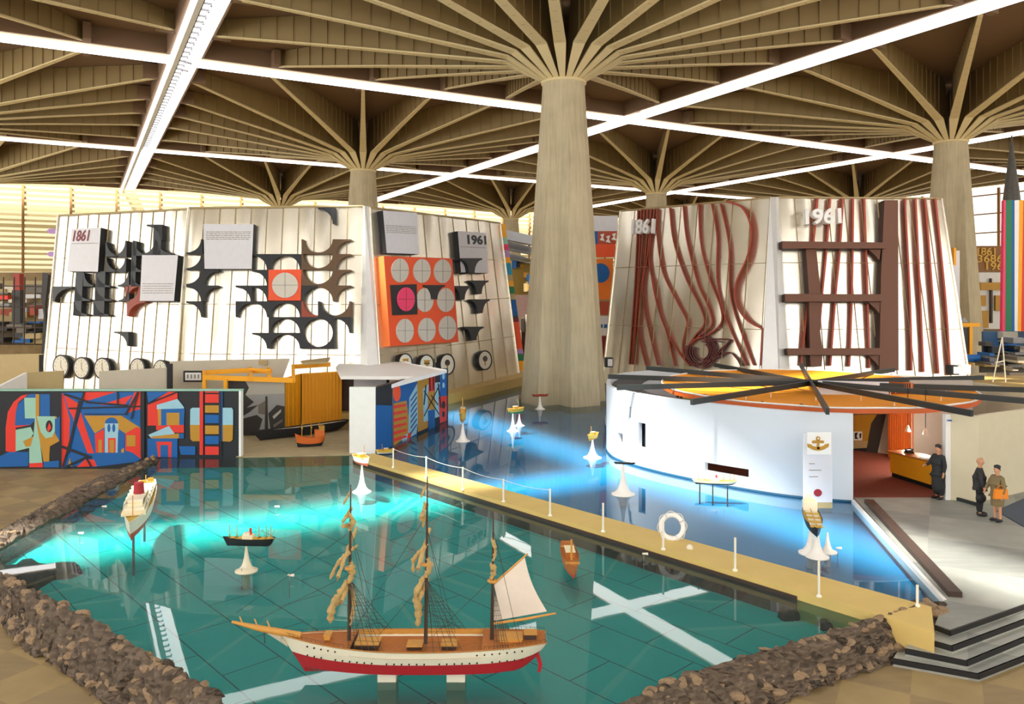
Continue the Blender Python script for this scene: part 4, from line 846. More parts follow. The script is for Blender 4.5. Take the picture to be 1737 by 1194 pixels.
upr(1440, 1512, 33.5, 32.3, .12, 3.05, CREAM, 'poster_wall', parent=pav)
upr(1388, 1508, 32.0, 31.5, 2.62, 3.2, PALE, 'fascia', parent=pav, th=.1)
pl_ = vplane(1445, 31.3); rd = random.Random(2); mb = MB(); x = 1425.0
while x < 1485:
    w = rd.uniform(1.5, 3.5); paint(mb, Plane(P(1388, 0, 31.9), P(1508, 0, 31.4), P(1388, 100, 31.9)), rect(x, 693, x + w, 696), GREY, 0.0); x += w + 1
mb.build('small_print', pav)
# curtain with vertical folds
mb = MB(); a, b = P(1507, 0, 31.6), P(1549, 0, 31.2)
def cf_(u, v):
    p = a.lerp(b, u); return Vector((p.x, p.y + .07 * math.sin(u * 2 * math.pi * 11), .15 + 3.05 * v))
mb.grid(cf_, 88, 1, flat('orange_curtain', (206, 104, 34))); mb.build('curtain', pav, recalc=False)
pq = Plane(P(1440, 0, 33.45), P(1512, 0, 32.25), P(1440, 100, 33.45)); c7 = crop(1337, 600, 3.98); mb = MB(); lay[0] = .07
for px, m in [([(440, 412), (660, 408), (575, 800), (440, 800)], GD), ([(440, 412), (600, 410), (560, 470), (530, 630), (440, 630)], OCHRE), ([(440, 590), (540, 590), (530, 635), (440, 640)], TAN), ([(440, 640), (530, 640), (500, 800), (440, 800)], NAVY), ([(440, 525), (500, 525), (500, 585), (440, 585)], WHITE), ([(448, 535), (470, 530), (462, 560), (475, 575), (450, 575)], BLACK), ([(480, 540), (495, 535), (492, 570), (482, 570)], BLACK)]: pt(px, m, mb, pq, c7)
mb.build('poster', pav, recalc=False)
# reception desk
dk = empty('reception_desk', G(1545, 818, .12), label='orange-fronted reception desk with a telephone inside the pavilion entrance', cat='desk')
a, b = G(1510, 808, .12), G(1578, 830, .12); dd = (b - a); n_ = Vector((-dd.y, dd.x, 0)).normalized() * .7
if n_.y < 0: n_ = -n_
a2, b2 = a - n_ * .05, b - n_ * .05
mb = MB(); a.z = b.z = .3; mb.prism([a + n_ * .1, b + n_ * .1, b + n_, a + n_], (0, 0, -.18), BLACK); mb.build('plinth', dk)
mb = MB(); a.z = b.z = 1.0; mb.prism([a, b, b + n_, a + n_], (0, 0, -.72), SLT); mb.build('front_panel', dk)
mb = MB(); a.z = b.z = 1.06; mb.prism([a2 + Vector((-.1, 0, 1.06 - a2.z)), b2 + Vector((.1, 0, 1.06 - b2.z)), b + n_ * 1.1 + Vector((.1, 0, 0)), a + n_ * 1.1 + Vector((-.1, 0, 0))], (0, 0, -.06), mat('desk_top', (190, 120, 40), .4)); mb.build('desk_top', dk)
tp = a.lerp(b, .28) + n_ * .5; t = empty('telephone', tp, label='black telephone on the reception desk', cat='telephone')
mb = MB(); mb.add([tp + Vector(v) for v in ((-.14, -.12, 0), (.14, -.12, 0), (.14, .12, 0), (-.14, .12, 0), (-.09, -.04, .11), (.09, -.04, .11), (.09, .08, .11), (-.09, .08, .11))], [[3, 2, 1, 0], [4, 5, 6, 7], [0, 1, 5, 4], [1, 2, 6, 5], [2, 3, 7, 6], [3, 0, 4, 7]], BLACK); mb.build('body', t)
mb = MB(); mb.tube([tp + Vector((x, .02, .15 - abs(x) * .2)) for x in (-.15, -.1, 0, .1, .15)], [.035, .022, .02, .022, .035], BLACK, 8); mb.build('handset', t)
tp2 = a.lerp(b, .8) + n_ * .35; mb = MB(); mb.box(tp2 + Vector((0, 0, .02)), (.45, .3, .035), WHITE, rz=-.3); tag(mb.build('papers'), 'white papers on the reception desk by the attendant', 'papers')
for x, y, Y, lb in ((1540, 732, 29.5, 'white bell lamp hanging in front of the orange curtain'), (1570, 737, 29.0, 'white bell lamp hanging before the grey wall, right of the curtain')):
    p = P(x, y, Y); l = empty('pendant_lamp', p, label=lb, cat='lamp', group='white pendant lamps over the desk')
    mb = MB(); mb.lathe([(.11, 0), (.10, .06), (.06, .18), (.025, .24)], WHITE, c=p); mb.build('lamp_shade', l)
    mb = MB(); mb.tube([p + Vector((0, 0, .24)), Vector((p.x, p.y, 3.2))], .012, BLACK, 6); mb.build('cord', l)
    pt_ = bpy.data.lights.new('lamp_light', 'POINT'); pt_.energy = 90; pt_.shadow_soft_size = .08; pt_.color = (1, .88, .7); po = bpy.data.objects.new('lamp_light', pt_); SC.collection.objects.link(po); po.location = p + Vector((0, 0, -.12))
# anchor sign standing in the pool
ps = vplane(1389, 24.75); sg = empty('anchor_sign', P(1389, 0, 24.75) + Vector((0, 0, -H)), label='tall white sign board with a gold anchor and a dark red dot', cat='sign')
mb = MB(); relief(mb, ps, rect(1364, 736, 1412, 852), .1, PALE, WHITE); relief(mb, ps, rect(1369, 733, 1410, 771), .14, WHITE, WHITE, .1); mb.build('board', sg)
mb = MB(); relief(mb, ps, rect(1366, 852, 1412, 862), .1, TAN); mb.build('base', sg)
cs = crop(1337, 600, 3.98); mb = MB()
relief(mb, ps, cs(ell(203, 572, 14, 14, 18)), .17, OCHRE, OCHRE, .14); relief(mb, ps, cs(ell(203, 572, 6, 6, 12)), .175, WHITE, WHITE, .17)
relief(mb, ps, cs([(197, 582), (210, 582), (212, 645), (195, 645)]), .17, OCHRE, OCHRE, .14); relief(mb, ps, cs([(162, 592), (170, 586), (236, 586), (244, 592), (240, 604), (165, 604)]), .172, OCHRE, OCHRE, .14)
arc = [(203 + 72 * math.cos(R(t)), 608 + 46 * math.sin(R(t))) for t in range(10, 171, 10)]; arc2 = [(203 + 50 * math.cos(R(t)), 606 + 24 * math.sin(R(t))) for t in range(170, 9, -10)]
relief(mb, ps, cs(arc + arc2), .17, OCHRE, OCHRE, .14)
for sx in (-1, 1): relief(mb, ps, cs([(203 + sx * 72, 606), (203 + sx * 50, 614), (203 + sx * 52, 628), (203 + sx * 66, 634), (203 + sx * 72, 622)]), .171, OCHRE, OCHRE, .14)
mb.build('anchor_emblem', sg)
mb = MB(); relief(mb, ps, cs(ell(201, 939, 27, 25, 22)), .12, flat('seal_red', (150, 28, 40)), None, .1); mb.build('red_seal', sg)
mb = MB(); relief(mb, ps, cs(ell(1, 1, 1, 1, 3)), .0, PALE) if False else None
for k in range(5):
    paint(mb, ps, cs(rect(140, 740 + 22 * k, 140 + 40 + 22 * (k % 3), 744 + 22 * k)), PALE if k % 2 else TANL, .105)
mb.build('small_print', sg)
# ---------------------------------------------------------------- ships
def hull_mesh(mb, L, B, D, mlow, mup, counter=0.35, wl=0.45, sheer=0.25, stern=0.55, n=28, flare=0.85, bowp=1.6, z0=0.0, rim=None):
    """hull along x, bow at -x; returns deck outline function"""
    def half(t):                                     # t from -1 bow to 1 stern
        if t < 0: return B / 2 * (1 - abs(t) ** bowp * 1.0)
        return B / 2 * (1 - (1 - stern) * t ** 2.6)
    def dz(t): return D * (1 + sheer * (t * t if t < 0 else 0.6 * t * t))
    sec = [(1.0, 1.0), (flare + .1, wl + (1 - wl) * .5), (flare, wl), (0.62 * flare + .2, wl * .35), (0.0, 0.0)]
    vs = []; 
    for i in range(n + 1):
        t = -1 + 2 * i / n; b = half(t); d = dz(t)
        for k, (f, z) in enumerate(sec):
            x = t * L / 2 + (0.09 * L * (1 - z) * max(0, -t) ** 3) - (0.05 * L * (1 - z) * max(0, t) ** 4)
            if t > 0.6: f = f * (1 - (1 - z) * (t - .6) * 1.6)
            vs.append(Vector((x, b * f, z0 + d * (z + counter * max(0, (t - .78) / .22) ** 1.5 * (1 - z)))))
        for k, (f, z) in enumerate(sec[:-1][::-1]):
            x = t * L / 2 + (0.09 * L * (1 - z) * max(0, -t) ** 3) - (0.05 * L * (1 - z) * max(0, t) ** 4)
            if t > 0.6: f = f * (1 - (1 - z) * (t - .6) * 1.6)
            vs.append(Vector((x, -b * f, z0 + d * (z + counter * max(0, (t - .78) / .22) ** 1.5 * (1 - z)))))
    w = 9
    for i in range(n):
        for k in range(w - 1):
            m = mup if k in (0, 1, 6, 7) else mlow
            mb.add([vs[i * w + k], vs[i * w + k + 1], vs[(i + 1) * w + k + 1], vs[(i + 1) * w + k]], [[0, 1, 2, 3]], m, False)
    mb.add(vs[-w:], [list(range(w))], mup); 
    rm = rim or mup
    for s in (1, -1): mb.tube([Vector((t * L / 2, s * half(t), z0 + dz(t))) for t in [-1 + 2 * i / 24 for i in range(25)]], 0.012 * B ** .5, rm, 5)
    return half, dz
def deck_poly(mb, L, half, dz, m, t0=-0.97, t1=0.99, inset=0.96, drop=0.0, z0=0.0, n=20):
    A = [Vector((t * L / 2, half(t) * inset, z0 + dz(t) - drop)) for t in [t0 + (t1 - t0) * i / n for i in range(n + 1)]]
    Bq = [Vector((p.x, -p.y, p.z)) for p in A]; mb.add(A + Bq, [[i, i + 1, n + 2 + i, n + 1 + i] for i in range(n)], m)
# big three-masted ship
S0 = G(690, 1147); S0.z = 0
SL, SB, SD = 4.66, 0.96, 0.54
ship = empty('sailing_ship', Vector((S0.x + 0.13, 13.75, 0)), rz=0.0, label='large white and red three-masted sailing ship model in the teal pool', cat='ship model')
zb = 0.12
mb = MB(); half, dz = hull_mesh(mb, SL, SB, SD, HULLRED, HULLWHITE, wl=0.54, sheer=0.2, stern=0.5, z0=zb, bowp=2.2, rim=mat('rail_wood', (176, 120, 56), .5)); mb.build('hull', ship, local=True)
mb = MB(); deck_poly(mb, SL, half, dz, WOOD, -.97, -.45, .97, .02, zb, 8); deck_poly(mb, SL, half, dz, WOOD, -.45, .52, .97, .12, zb, 12); deck_poly(mb, SL, half, dz, WOOD, .52, .99, .97, .0, zb, 8)
for t in (-.45, .52):
    b = half(t) * .97; z = zb + dz(t); mb.add([(t * SL / 2, b, z - .12), (t * SL / 2, -b, z - .12), (t * SL / 2, -b, z), (t * SL / 2, b, z)], [[0, 1, 2, 3]], DKWOOD)
mb.build('deck', ship, local=True)
mb = MB(); t = -0.45
while t < .52:
    b = half(t) * .965; z = zb + dz(t); mb.add([(t * SL / 2, b, z - .12), ((t + .097) * SL / 2, half(t + .097) * .965, zb + dz(t + .097) - .12), ((t + .097) * SL / 2, half(t + .097) * .965, zb + dz(t + .097)), (t * SL / 2, b, z)], [[0, 1, 2, 3]], SPAR); t += .097
mb.build('bulwark', ship, local=True)
pme = None
for k in range(30):                                   # portholes
    t = -.78 + k * .055; 
    for row, (zf, on) in enumerate(((.6, k % 1 == 0), (.86, k < 5 or k > 22))):
        if not on or (row == 0 and k % 7 == 3): continue
        z = zb + dz(t) * zf; fy = half(t) * (.85 + .13 * (zf - .42) / .58 + .035); c = Vector((t * SL / 2, -fy - 0.0, z))
        if pme is None:
            mb = MB(); mb.lathe([(.014, -.012), (.014, .006), (.004, .008)], BLACK, n=10); pme = mb.build('porthole', ship, local=True)
            for v in pme.data.vertices: v.co = Vector((v.co.x, -v.co.z, v.co.y))
            o_ = pme
        else: o_ = pme.copy(); SC.collection.objects.link(o_)
        o_.location = c
mb = MB(); bx = -SL / 2; bz = zb + SD * 1.2
mb.tube([(bx + .35, 0, bz - .02), (bx - .35, 0, bz + .10), (bx - .86, 0, bz + .22)], [.06, .055, .022], SPAR, 10); 
for x in (-.2, -.42, -.68): mb.tube([(bx + x, 0, bz + .1 - x * .15), (bx + x - .05, .02, bz + .2 - x * .15)], .012, SPAR, 6)
mb.tube([(bx - .3, 0, bz + .07), (bx - .28, 0, bz - .16)], .008, DKWOOD, 5)
mb.build('bowsprit', ship, local=True)
mb = MB(); mb.add([(bx + .02, .1, bz - .03), (bx - .3, 0, bz + .05), (bx + .02, -.1, bz - .03), (bx + .12, 0, bz - .22)], [[0, 1, 2], [0, 1, 3], [1, 2, 3]], HULLWHITE); mb.build('beak', ship, local=True)
mb = MB(); rx = SL / 2 - .17; mb.prism([(rx - .02, .014, zb + .3), (rx + .05, .014, zb + .3), (rx + .1, .014, zb + .12), (rx + .06, .014, zb - .02), (rx + .01, .014, zb - .0), (rx + .03, .014, zb + .12)], (0, -.028, 0), HULLRED); mb.build('rudder', ship, local=True)
for x in (-.45, .75):
    mb = MB(); mb.box((x, 0, -.14), (.32, .3, .56), CREAM); mb.build('support_block', ship, local=True)
def mast(x, top, yards, parent):
    base = zb + SD * .9; r0 = .035
    m = MB(); m.tube([(x, 0, base), (x + .02, 0, base + (top - base) * .5), (x + .03, 0, top)], [r0, .026, .009], DKWOOD, 8); mo = m.build('mast', parent, local=True)
    m = MB(); zt_ = base + (top - base) * .47; m.lathe([(.05, -.02), (.085, 0), (.085, .03), (.02, .035)], SPAR, c=(x + .01, 0, zt_), n=12); m.build('mast_top', mo, local=True)
    for z, L_, cant, dia in yards:                     # yards braced hard round, so seen nearly end-on; furled sails along them
        d = Vector((math.cos(R(78)) * L_ / 2, math.sin(R(78)) * L_ / 2, cant * L_ / 2)); c = Vector((x - .03, 0, z))
        m = MB(); m.tube([c - d, c, c + d], [.007, .012, .007], SPAR, 6); yo = m.build('yard', mo, local=True)
        m = MB(); rd = random.Random(int(z * 100)); m.tube([c + d * (i / 6) * .9 + Vector((0, 0, .02 + .012 * math.sin(i * 2.1))) for i in range(-6, 7)], [dia * rd.uniform(.7, 1.3) for _ in range(13)], CANVAS, 8); m.build('furled_sail', yo, local=True)
    return mo
def hanging(pts, parent, w=.05):                      # loosely gathered canvas hanging beside a mast
    m = MB(); rd = random.Random(int(pts[0][0] * 50) + 9); pp = crom(pts, 7); w = w * .72
    m.tube([p + Vector((rd.uniform(-.006, .006), rd.uniform(-.02, .02), 0)) for p in pp], [w * (0.25 + math.sin(math.pi * (i + .6) / (len(pp) + .4)) ** .7) * rd.uniform(.6, 1.3) for i in range(len(pp))], CANVAS, 9); m.build('gathered_sail', parent, local=True)
Z = lambda y: H - (y - HZ) * 13.75 / F
X = lambda x: (x - CX) * 13.75 / F - ship.location.x
m1 = mast(X(592), Z(822), [(Z(845), .32, .5, .02), (Z(875), .42, .4, .03), (Z(893), .4, -.2, .03), (Z(938), .85, .8, .035), (Z(1000), .5, .6, .03)], ship)
m2 = mast(X(722), Z(808), [(Z(834), .3, .5, .02), (Z(868), .4, .4, .03), (Z(882), .3, -.2, .03), (Z(932), .7, .8, .035), (Z(1000), .5, .5, .03)], ship)
m3 = mast(X(834), Z(868), [], ship)
hanging([(X(606), 0, Z(925)), (X(590), 0, Z(938)), (X(572), 0, Z(958)), (X(560), 0, Z(982))], m1, .05); hanging([(X(594), 0, Z(950)), (X(597), 0, Z(968)), (X(592), 0, Z(988))], m1, .075)
hanging([(X(588), 0, Z(985)), (X(577), 0, Z(1010)), (X(564), 0, Z(1030)), (X(560), 0, Z(1055))], m1, .10); hanging([(X(596), 0, Z(990)), (X(600), 0, Z(1020)), (X(594), 0, Z(1062))], m1, .04)
hanging([(X(726), 0, Z(922)), (X(714), 0, Z(935)), (X(702), 0, Z(950)), (X(701), 0, Z(970))], m2, .05); hanging([(X(724), 0, Z(945)), (X(728), 0, Z(962)), (X(722), 0, Z(978))], m2, .08)
hanging([(X(718), 0, Z(978)), (X(707), 0, Z(1010)), (X(710), 0, Z(1035)), (X(709), 0, Z(1062))], m2, .085); hanging([(X(720), 0, Z(850)), (X(719), 0, Z(880)), (X(718), 0, Z(895))], m2, .035)
hanging([(X(835), 0, Z(912)), (X(840), 0, Z(935)), (X(836), 0, Z(952))], m3, .04); hanging([(X(834), 0, Z(955)), (X(838), 0, Z(968)), (X(833), 0, Z(982))], m3, .06)
hanging([(X(592), 0, Z(868)), (X(598), 0, Z(885)), (X(592), 0, Z(900))], m1, .05)
mb = MB(); mb.tube([(X(834), 0, Z(1058)), (X(890), 0, Z(1050)), (X(943), 0, Z(1040))], [.022, .026, .016], SPAR, 8); mb.build('boom', m3, local=True)
mb = MB(); mb.tube([(X(838), 0, Z(990)), (X(895), 0, Z(939))], [.02, .014], SPAR, 8); mb.build('gaff', m3, local=True)
mb = MB(); q4 = [(838, 991), (890, 944), (928, 1037), (838, 1053)]
def sf(u, v):
    a = (q4[0][0] * (1 - u) + q4[1][0] * u, q4[0][1] * (1 - u) + q4[1][1] * u); b = (q4[3][0] * (1 - u) + q4[2][0] * u, q4[3][1] * (1 - u) + q4[2][1] * u)
    x, y = a[0] * (1 - v) + b[0] * v - 6 * math.sin(math.pi * v) * u, a[1] * (1 - v) + b[1] * v; return Vector((X(x), -.05 * math.sin(math.pi * u) * math.sin(math.pi * v), Z(y)))
mb.grid(sf, 12, 12, SAIL); mb.build('spanker_sail', m3, recalc=False, local=True)
for mo, mx, ht in ((m1, 592, 985), (m2, 722, 985), (m3, 834, 985)):
    m = MB(); zt_ = Z(ht); k = 6; mw = .75 if mx < 800 else .3
    for s in (1, -1):
        ft = [Vector((X(mx) + .06 + i * mw / 6, s * half((X(mx) + i * mw / 6) / (SL / 2)) * .98, zb + dz(0) + .0)) for i in range(k)]; tp_ = Vector((X(mx) + .02, s * .02, zt_))
        for f_ in ft: m.tube([f_, tp_], .0045, ROPE, 4, cap=False)
        for j in range(1, 12):
            t = j / 14; m.tube([ft[0].lerp(tp_, t), ft[-1].lerp(tp_, t)], .003, ROPE, 4, cap=False)
        m.tube([Vector((X(mx) + .5, s * .3, zb + dz(0))), Vector((X(mx) + .02, 0, Z(ht - 90)))], .004, ROPE, 4, cap=False)
    m.build('shrouds', ship, local=True)
m = MB()
for a, b in (((400, 1040), (590, 905)), ((440, 1050), (592, 975)), ((600, 1070), (720, 880)), ((640, 1080), (722, 985)), ((735, 1078), (832, 985))): m.tube([Vector((X(a[0]), 0, Z(a[1]))), Vector((X(b[0]), 0, Z(b[1])))], .004, ROPE, 4, cap=False)
m.build('stays', ship, local=True)
for x0_, x1_, w, h_, mm in ((-1.0, -.6, .3, .1, DKWOOD), (-.1, .15, .25, .07, DKWOOD), (.5, .75, .25, .08, DKWOOD), (1.5, 1.9, .3, .05, SPAR), (1.95, 2.15, .2, .1, DKWOOD), (-1.55, -1.45, .2, .08, SPAR)):
    m = MB(); x = (x0_ + x1_) / 2; zz = zb + dz(x / (SL / 2)) - (.12 if -1.05 < x < 1.2 else 0); m.box((x, 0, zz + h_ / 2), (x1_ - x0_, w, h_), mm); m.box((x, 0, zz + h_), (x1_ - x0_ + .03, w + .03, .015), SPAR); m.build('deck_house', ship, local=True)
m = MB(); mp = []
for x0_, x1_ in ((-2.25, -1.15), (1.25, 2.3)):
    for s in (1, -1):
        for i in range(14):
            t = (x0_ + (x1_ - x0_) * i / 13) / (SL / 2); m.tube([(t * SL / 2, s * half(t) * .97, zb + dz(t)), (t * SL / 2, s * half(t) * .97, zb + dz(t) + .06)], .003, ROPE, 4)
        m.tube([((x0_ + (x1_ - x0_) * i / 13), s * half((x0_ + (x1_ - x0_) * i / 13) / (SL / 2)) * .97, zb + dz((x0_ + (x1_ - x0_) * i / 13) / (SL / 2)) + .06) for i in range(14)], .003, ROPE, 4)
m.build('railing', ship, local=True)
# cone stands
STD = mat('stand_white', (244, 242, 236), .45, var=0.03)
def stand(base, h, r, label, m=STD):
    mb = MB(); mb.lathe([(r, -.02), (r, .015), (r * .72, .06 * h), (r * .48, .17 * h), (r * .3, .36 * h), (r * .19, .6 * h), (r * .12, .82 * h), (r * .09, h)], m, c=base, n=28)
    mb.lathe([(r * .35, -.4), (r * .35, 0)], m, c=base, n=16)
    return tag(mb.build('display_stand'), label, 'stand', 'white flared stands in the pools')
SUP = flat('superstructure_cream', (240, 228, 190), .5); HBLK = flat('hull_black', (34, 36, 40), .4); DKY = mat('deck_yellow', (214, 178, 74), .6, var=.15, scale=10)
def vessel(name, label, mid, L, B, D, ang, mlow, mup, mdeck, kind='liner', fun=RED, pitch=0.0):
    """bow towards -x locally"""
    r = empty(name, mid, rz=ang, label=label, cat='ship model'); r.rotation_euler = (0, pitch, ang)
    m = MB(); hf, dzz = hull_mesh(m, L, B, D, mlow, mup, wl=.4, sheer=.18, stern=.6, n=20); m.build('hull', r, local=True)
    m = MB(); deck_poly(m, L, hf, dzz, mdeck, drop=.01 * L, n=14); m.build('deck', r, local=True)
    if kind == 'liner':
        for k, (a, b, w, h_) in enumerate(((-.30, .38, .8, .10), (-.26, .3, .66, .19), (-.22, .12, .5, .28), (-.2, -.08, .5, .36))):
            m = MB(); m.box(((a + b) / 2 * L, 0, D + h_ * D * 1.6 / 2), ((b - a) * L, B * w, h_ * D * 1.6 + .0), SUP if k % 2 == 0 else HULLWHITE)
            n_ = int((b - a) * L / .12)
            for i in range(n_):
                for s in (-1, 1): m.box(((a * L) + .06 + i * .12, s * B * w / 2, D + h_ * D * 1.6 - .05), (.05, .012, .03), GD)
            m.build('deck_house', r, local=True)
        m = MB(); m.lathe([(.09 * L / 5 + .05, 0), (.07 * L / 5 + .05, .3 * L / 5)], fun, c=(-.02 * L, 0, D * 1.5), n=16); m.build('funnel', r, local=True)
        for x, h_ in ((-.33, .55), (.2, .3), (.4, .3)):
            m = MB(); m.tube([(x * L, 0, D), (x * L, 0, D + h_)], .012, SPAR, 6); m.build('mast', r, local=True)
        for s in (-1, 1):
            for i in range(5):
                m = MB(); c = Vector(((-.15 + .09 * i) * L, s * B * .36, D * 1.35)); m.tube([c - Vector((.12, 0, 0)), c, c + Vector((.12, 0, 0))], [.01, .045, .01], CREAM, 8); m.build('lifeboat', r, local=True)
        for i in range(6):
            m = MB(); m.box(((.25 + .05 * i) * L, (-1) ** i * B * .12, D * 1.12), (.12, .16, .07), OCHRE); m.build('hatch', r, local=True)
    elif kind == 'cargo':
        m = MB(); m.box((0, 0, D * 1.25), (L * .2, B * .75, D * .5), SUP); m.box((-.02 * L, 0, D * 1.6), (L * .12, B * .6, D * .3), HULLWHITE); m.build('deck_house', r, local=True)
        m = MB(); m.lathe([(B * .14, D * 1.4), (B * .12, D * 2.3)], fun, c=(.04 * L, 0, 0), n=12); m.build('funnel', r, local=True)
        for x in (-.36, -.22, .2, .34, .43):
            m = MB(); m.tube([(x * L, 0, D), (x * L, 0, D * 2.7)], L * .006, OCHRE, 6)
            for s in (-1, 1): m.tube([(x * L, 0, D * 1.2), (x * L + s * L * .07, 0, D * 2.2)], L * .004, OCHRE, 5)
            m.build('cargo_mast', r, local=True)
        for x in (-.3, -.15, .15, .28, .4):
            m = MB(); m.box((x * L, 0, D * 1.08), (L * .07, B * .5, D * .16), DKY); m.build('hatch', r, local=True)
    elif kind == 'boat':
        m = MB(); m.box((.05 * L, 0, D * 1.15), (L * .22, B * .5, D * .45), mdeck); m.box((.05 * L, 0, D * 1.4), (L * .25, B * .56, D * .06), SUP); m.build('cabin', r, local=True)
        m = MB(); m.tube([(-.15 * L, 0, D * .9), (-.15 * L, 0, D * 2.6)], L * .012, SPAR, 6); m.build('mast', r, local=True)
        for x in (-.3, .3):
            m = MB(); m.box((x * L, 0, D * 1.05), (L * .05, B * .8, D * .08), SPAR); m.build('thwart', r, local=True)
    elif kind == 'tanker':
        m = MB(); m.box((.36 * L, 0, D * 1.45), (L * .14, B * .8, D * .9), HULLWHITE); m.box((.36 * L, 0, D * 2.0), (L * .08, B * .6, D * .4), SUP); m.build('deck_house', r, local=True)
        m = MB(); m.lathe([(B * .16, D * 1.5), (B * .13, D * 2.6)], fun, c=(.4 * L, 0, 0), n=12); m.build('funnel', r, local=True)
        for i in range(8):
            m = MB(); m.box(((-.38 + .085 * i) * L, 0, D * 1.1), (L * .05, B * .66, D * .12), CREAM if i % 2 else DKY); m.build('hatch', r, local=True)
        m = MB(); m.tube([(-.4 * L, 0, D * 1.25), (.28 * L, 0, D * 1.25)], B * .03, SPAR, 6); m.build('gangway', r, local=True)
    return r
def along(near, far, z):                               # hull from two photo pixels at height z
    a, b = G(near[0], near[1], z), G(far[0], far[1], z); d = b - a; return (a + b) / 2, d.length, math.atan2(d.y, d.x)
# the passenger liner seen from its bow-less end, top left of the pool
m_, L_, an = along((219, 900), (250, 822), 1.0)
m_.z = .6; lin_ = vessel('passenger_ship', 'cream passenger liner model with a red funnel above the left part of the teal pool', m_, L_, .72, .5, an, RUST, CREAM, DKY, 'liner', flat('funnel_red', (150, 26, 36)))
for t in (-.3, .3):
    mb = MB(); p = Vector((m_.x + math.cos(an) * L_ * t, m_.y + math.sin(an) * L_ * t, 0)); mb.lathe([(.035, -.42), (.03, .6)], STEEL, c=p, n=10); tag(mb.build('support_post'), 'thin post carrying the cream liner, ' + ('nearer its pointed end' if t < 0 else 'under its funnel end'), 'support')
b = G(418, 968); stand(b, .62, .27, 'cream-tinted stand carrying the black cargo ship in the teal pool', mat('stand_cream', (228, 218, 190), .5, var=.05))
vessel('cargo_ship', 'black-hulled cargo ship model with many masts on its stand in the teal pool', Vector((b.x + .05, b.y, .6)), 1.3, .24, .19, R(-4) + 0, HBLK, HBLK, DKY, 'cargo')
b = G(614, 834); stand(b, .92, .32, 'white stand in the teal pool near the white end of the flag mural')
m_, L_, an = along((628, 782), (603, 764), 1.15); m_.z = .93; m_.x, m_.y = b.x, b.y
vessel('motor_boat', 'yellow-decked boat model above the stand beside the white mural end', m_, 1.1, .42, .26, R(125), RUST, CREAM, DKY, 'boat')
m_, L_, an = along((975, 968), (960, 918), .4); m_.z = .1
vessel('wooden_boat', 'small brown wooden boat model floating alone in the teal pool', m_, L_ * .95, .42, .3, an, RUST, WOOD, WOOD, 'boat')
for px_, h_, r_, lb in (((785, 748), .95, .34, 'white stand below the upright yellow boat in the blue pool'), ((870, 731), .85, .3, 'left of the two white stands under the green-yellow boat'), ((881, 722), .6, .28, 'right of the two white stands under the green-yellow boat'),
                        ((916, 694), .75, .3, 'white stand at the foot of the central column'), ((1005, 776), .75, .38, 'white stand with a small yellow boat, left of the pavilion'), ((1057, 838), 1.0, .4, 'large white stand right in front of the round pavilion'),
                        ((1376, 938), .85, .32, 'left of the crowded white stands under the yellow tanker'), ((1386, 944), .8, .3, 'nearest of the crowded white stands under the yellow tanker'), ((1404, 936), .5, .24, 'low white stand at the right of the crowded stands')):
    stand(G(*px_), h_, r_, lb)
p = G(785, 748); vessel('sail_boat', 'narrow yellow boat model seen end-on over its stand in the blue pool', Vector((p.x, p.y, .93)), 2.0, .34, .42, R(92), OCHRE, DKY, GOLD, 'boat')
p = (G(870, 731) + G(881, 722)) / 2; vessel('motor_boat', 'green and yellow boat model on two stands in the blue pool', Vector((p.x, p.y, .72)), 1.0, .3, .28, R(215), GREEN, DKY, GOLD, 'boat')
p = G(916, 694); vessel('motor_boat', 'flat dark-red boat model at the foot of the central column', Vector((p.x, p.y, .74)), 1.0, .26, .12, R(4), DRED, RUST, DRED, 'boat')
p = G(1005, 776); vessel('motor_boat', 'small yellow boat model over the stand left of the pavilion', Vector((p.x, p.y, .74)), .95, .3, .22, R(62), OCHRE, DKY, GOLD, 'boat')
p = G(1057, 838); vessel('racing_boat', 'slim dark boat model over the large stand before the pavilion', Vector((p.x + .05, p.y + .02, 1.0)), .75, .09, .06, R(-10), HBLK, DARKG, STEEL, 'boat')
m_ = Vector((G(1212, 838).x, G(1212, 838).y, .32)); vessel('cargo_ship', 'long low ship model with yellow fittings at the foot of the pavilion wall', m_, 1.5, .26, .14, R(-7), HBLK, SUP, GOLD, 'cargo')
for x in (1187, 1209, 1234):
    p = G(x, 838 + (x - 1209) * .1); mb = MB(); mb.lathe([(.03, -.38), (.018, .34)], DKWOOD, c=p, n=8); tag(mb.build('support_post'), {1187: 'left', 1209: 'middle', 1234: 'right'}[x] + ' thin post under the long low ship by the pavilion', 'support')
m_, L_, an = along((1388, 902), (1371, 858), 1.05); m_.z = .82
vessel('tanker_ship', 'yellow-decked tanker model with black hull on crossed white stands', m_, L_ * .95, .44, .24, an, HBLK, HBLK, DKY, 'tanker', CREAM)
# little pointers standing in the water
for x, y, lb in ((1092, 948, 'tiny pointer on a pin in the teal pool below the causeway'), (1421, 938, 'tiny white pointer on a pin beside the tanker stands'), (135, 912, 'tiny pointer on a pin at the left bank of the teal pool'), (468, 866, 'tiny pointer on a pin in the sunlit band of teal water'), (410, 972, 'tiny dark pin beside the cargo ship stand'), (491, 985, 'thin white pin standing right of the cargo ship'), (175, 866, 'tiny pointer on a pin behind the cream liner')):
    p = G(x, y); q_ = empty('water_pointer', p, label=lb, cat='pointer', group='tiny pointers in the pools')
    mb = MB(); mb.tube([p - Vector((0, 0, .4)), p + Vector((0, 0, .12))], .008, GREY, 6); mb.build('pin', q_)
    mb = MB(); mb.prism([p + Vector(v) for v in ((-.04, -.015, .12), (.11, -.015, .10), (.11, .015, .14), (-.04, .015, .13))], (0, 0, .02), CREAM); mb.build('arrow', q_)
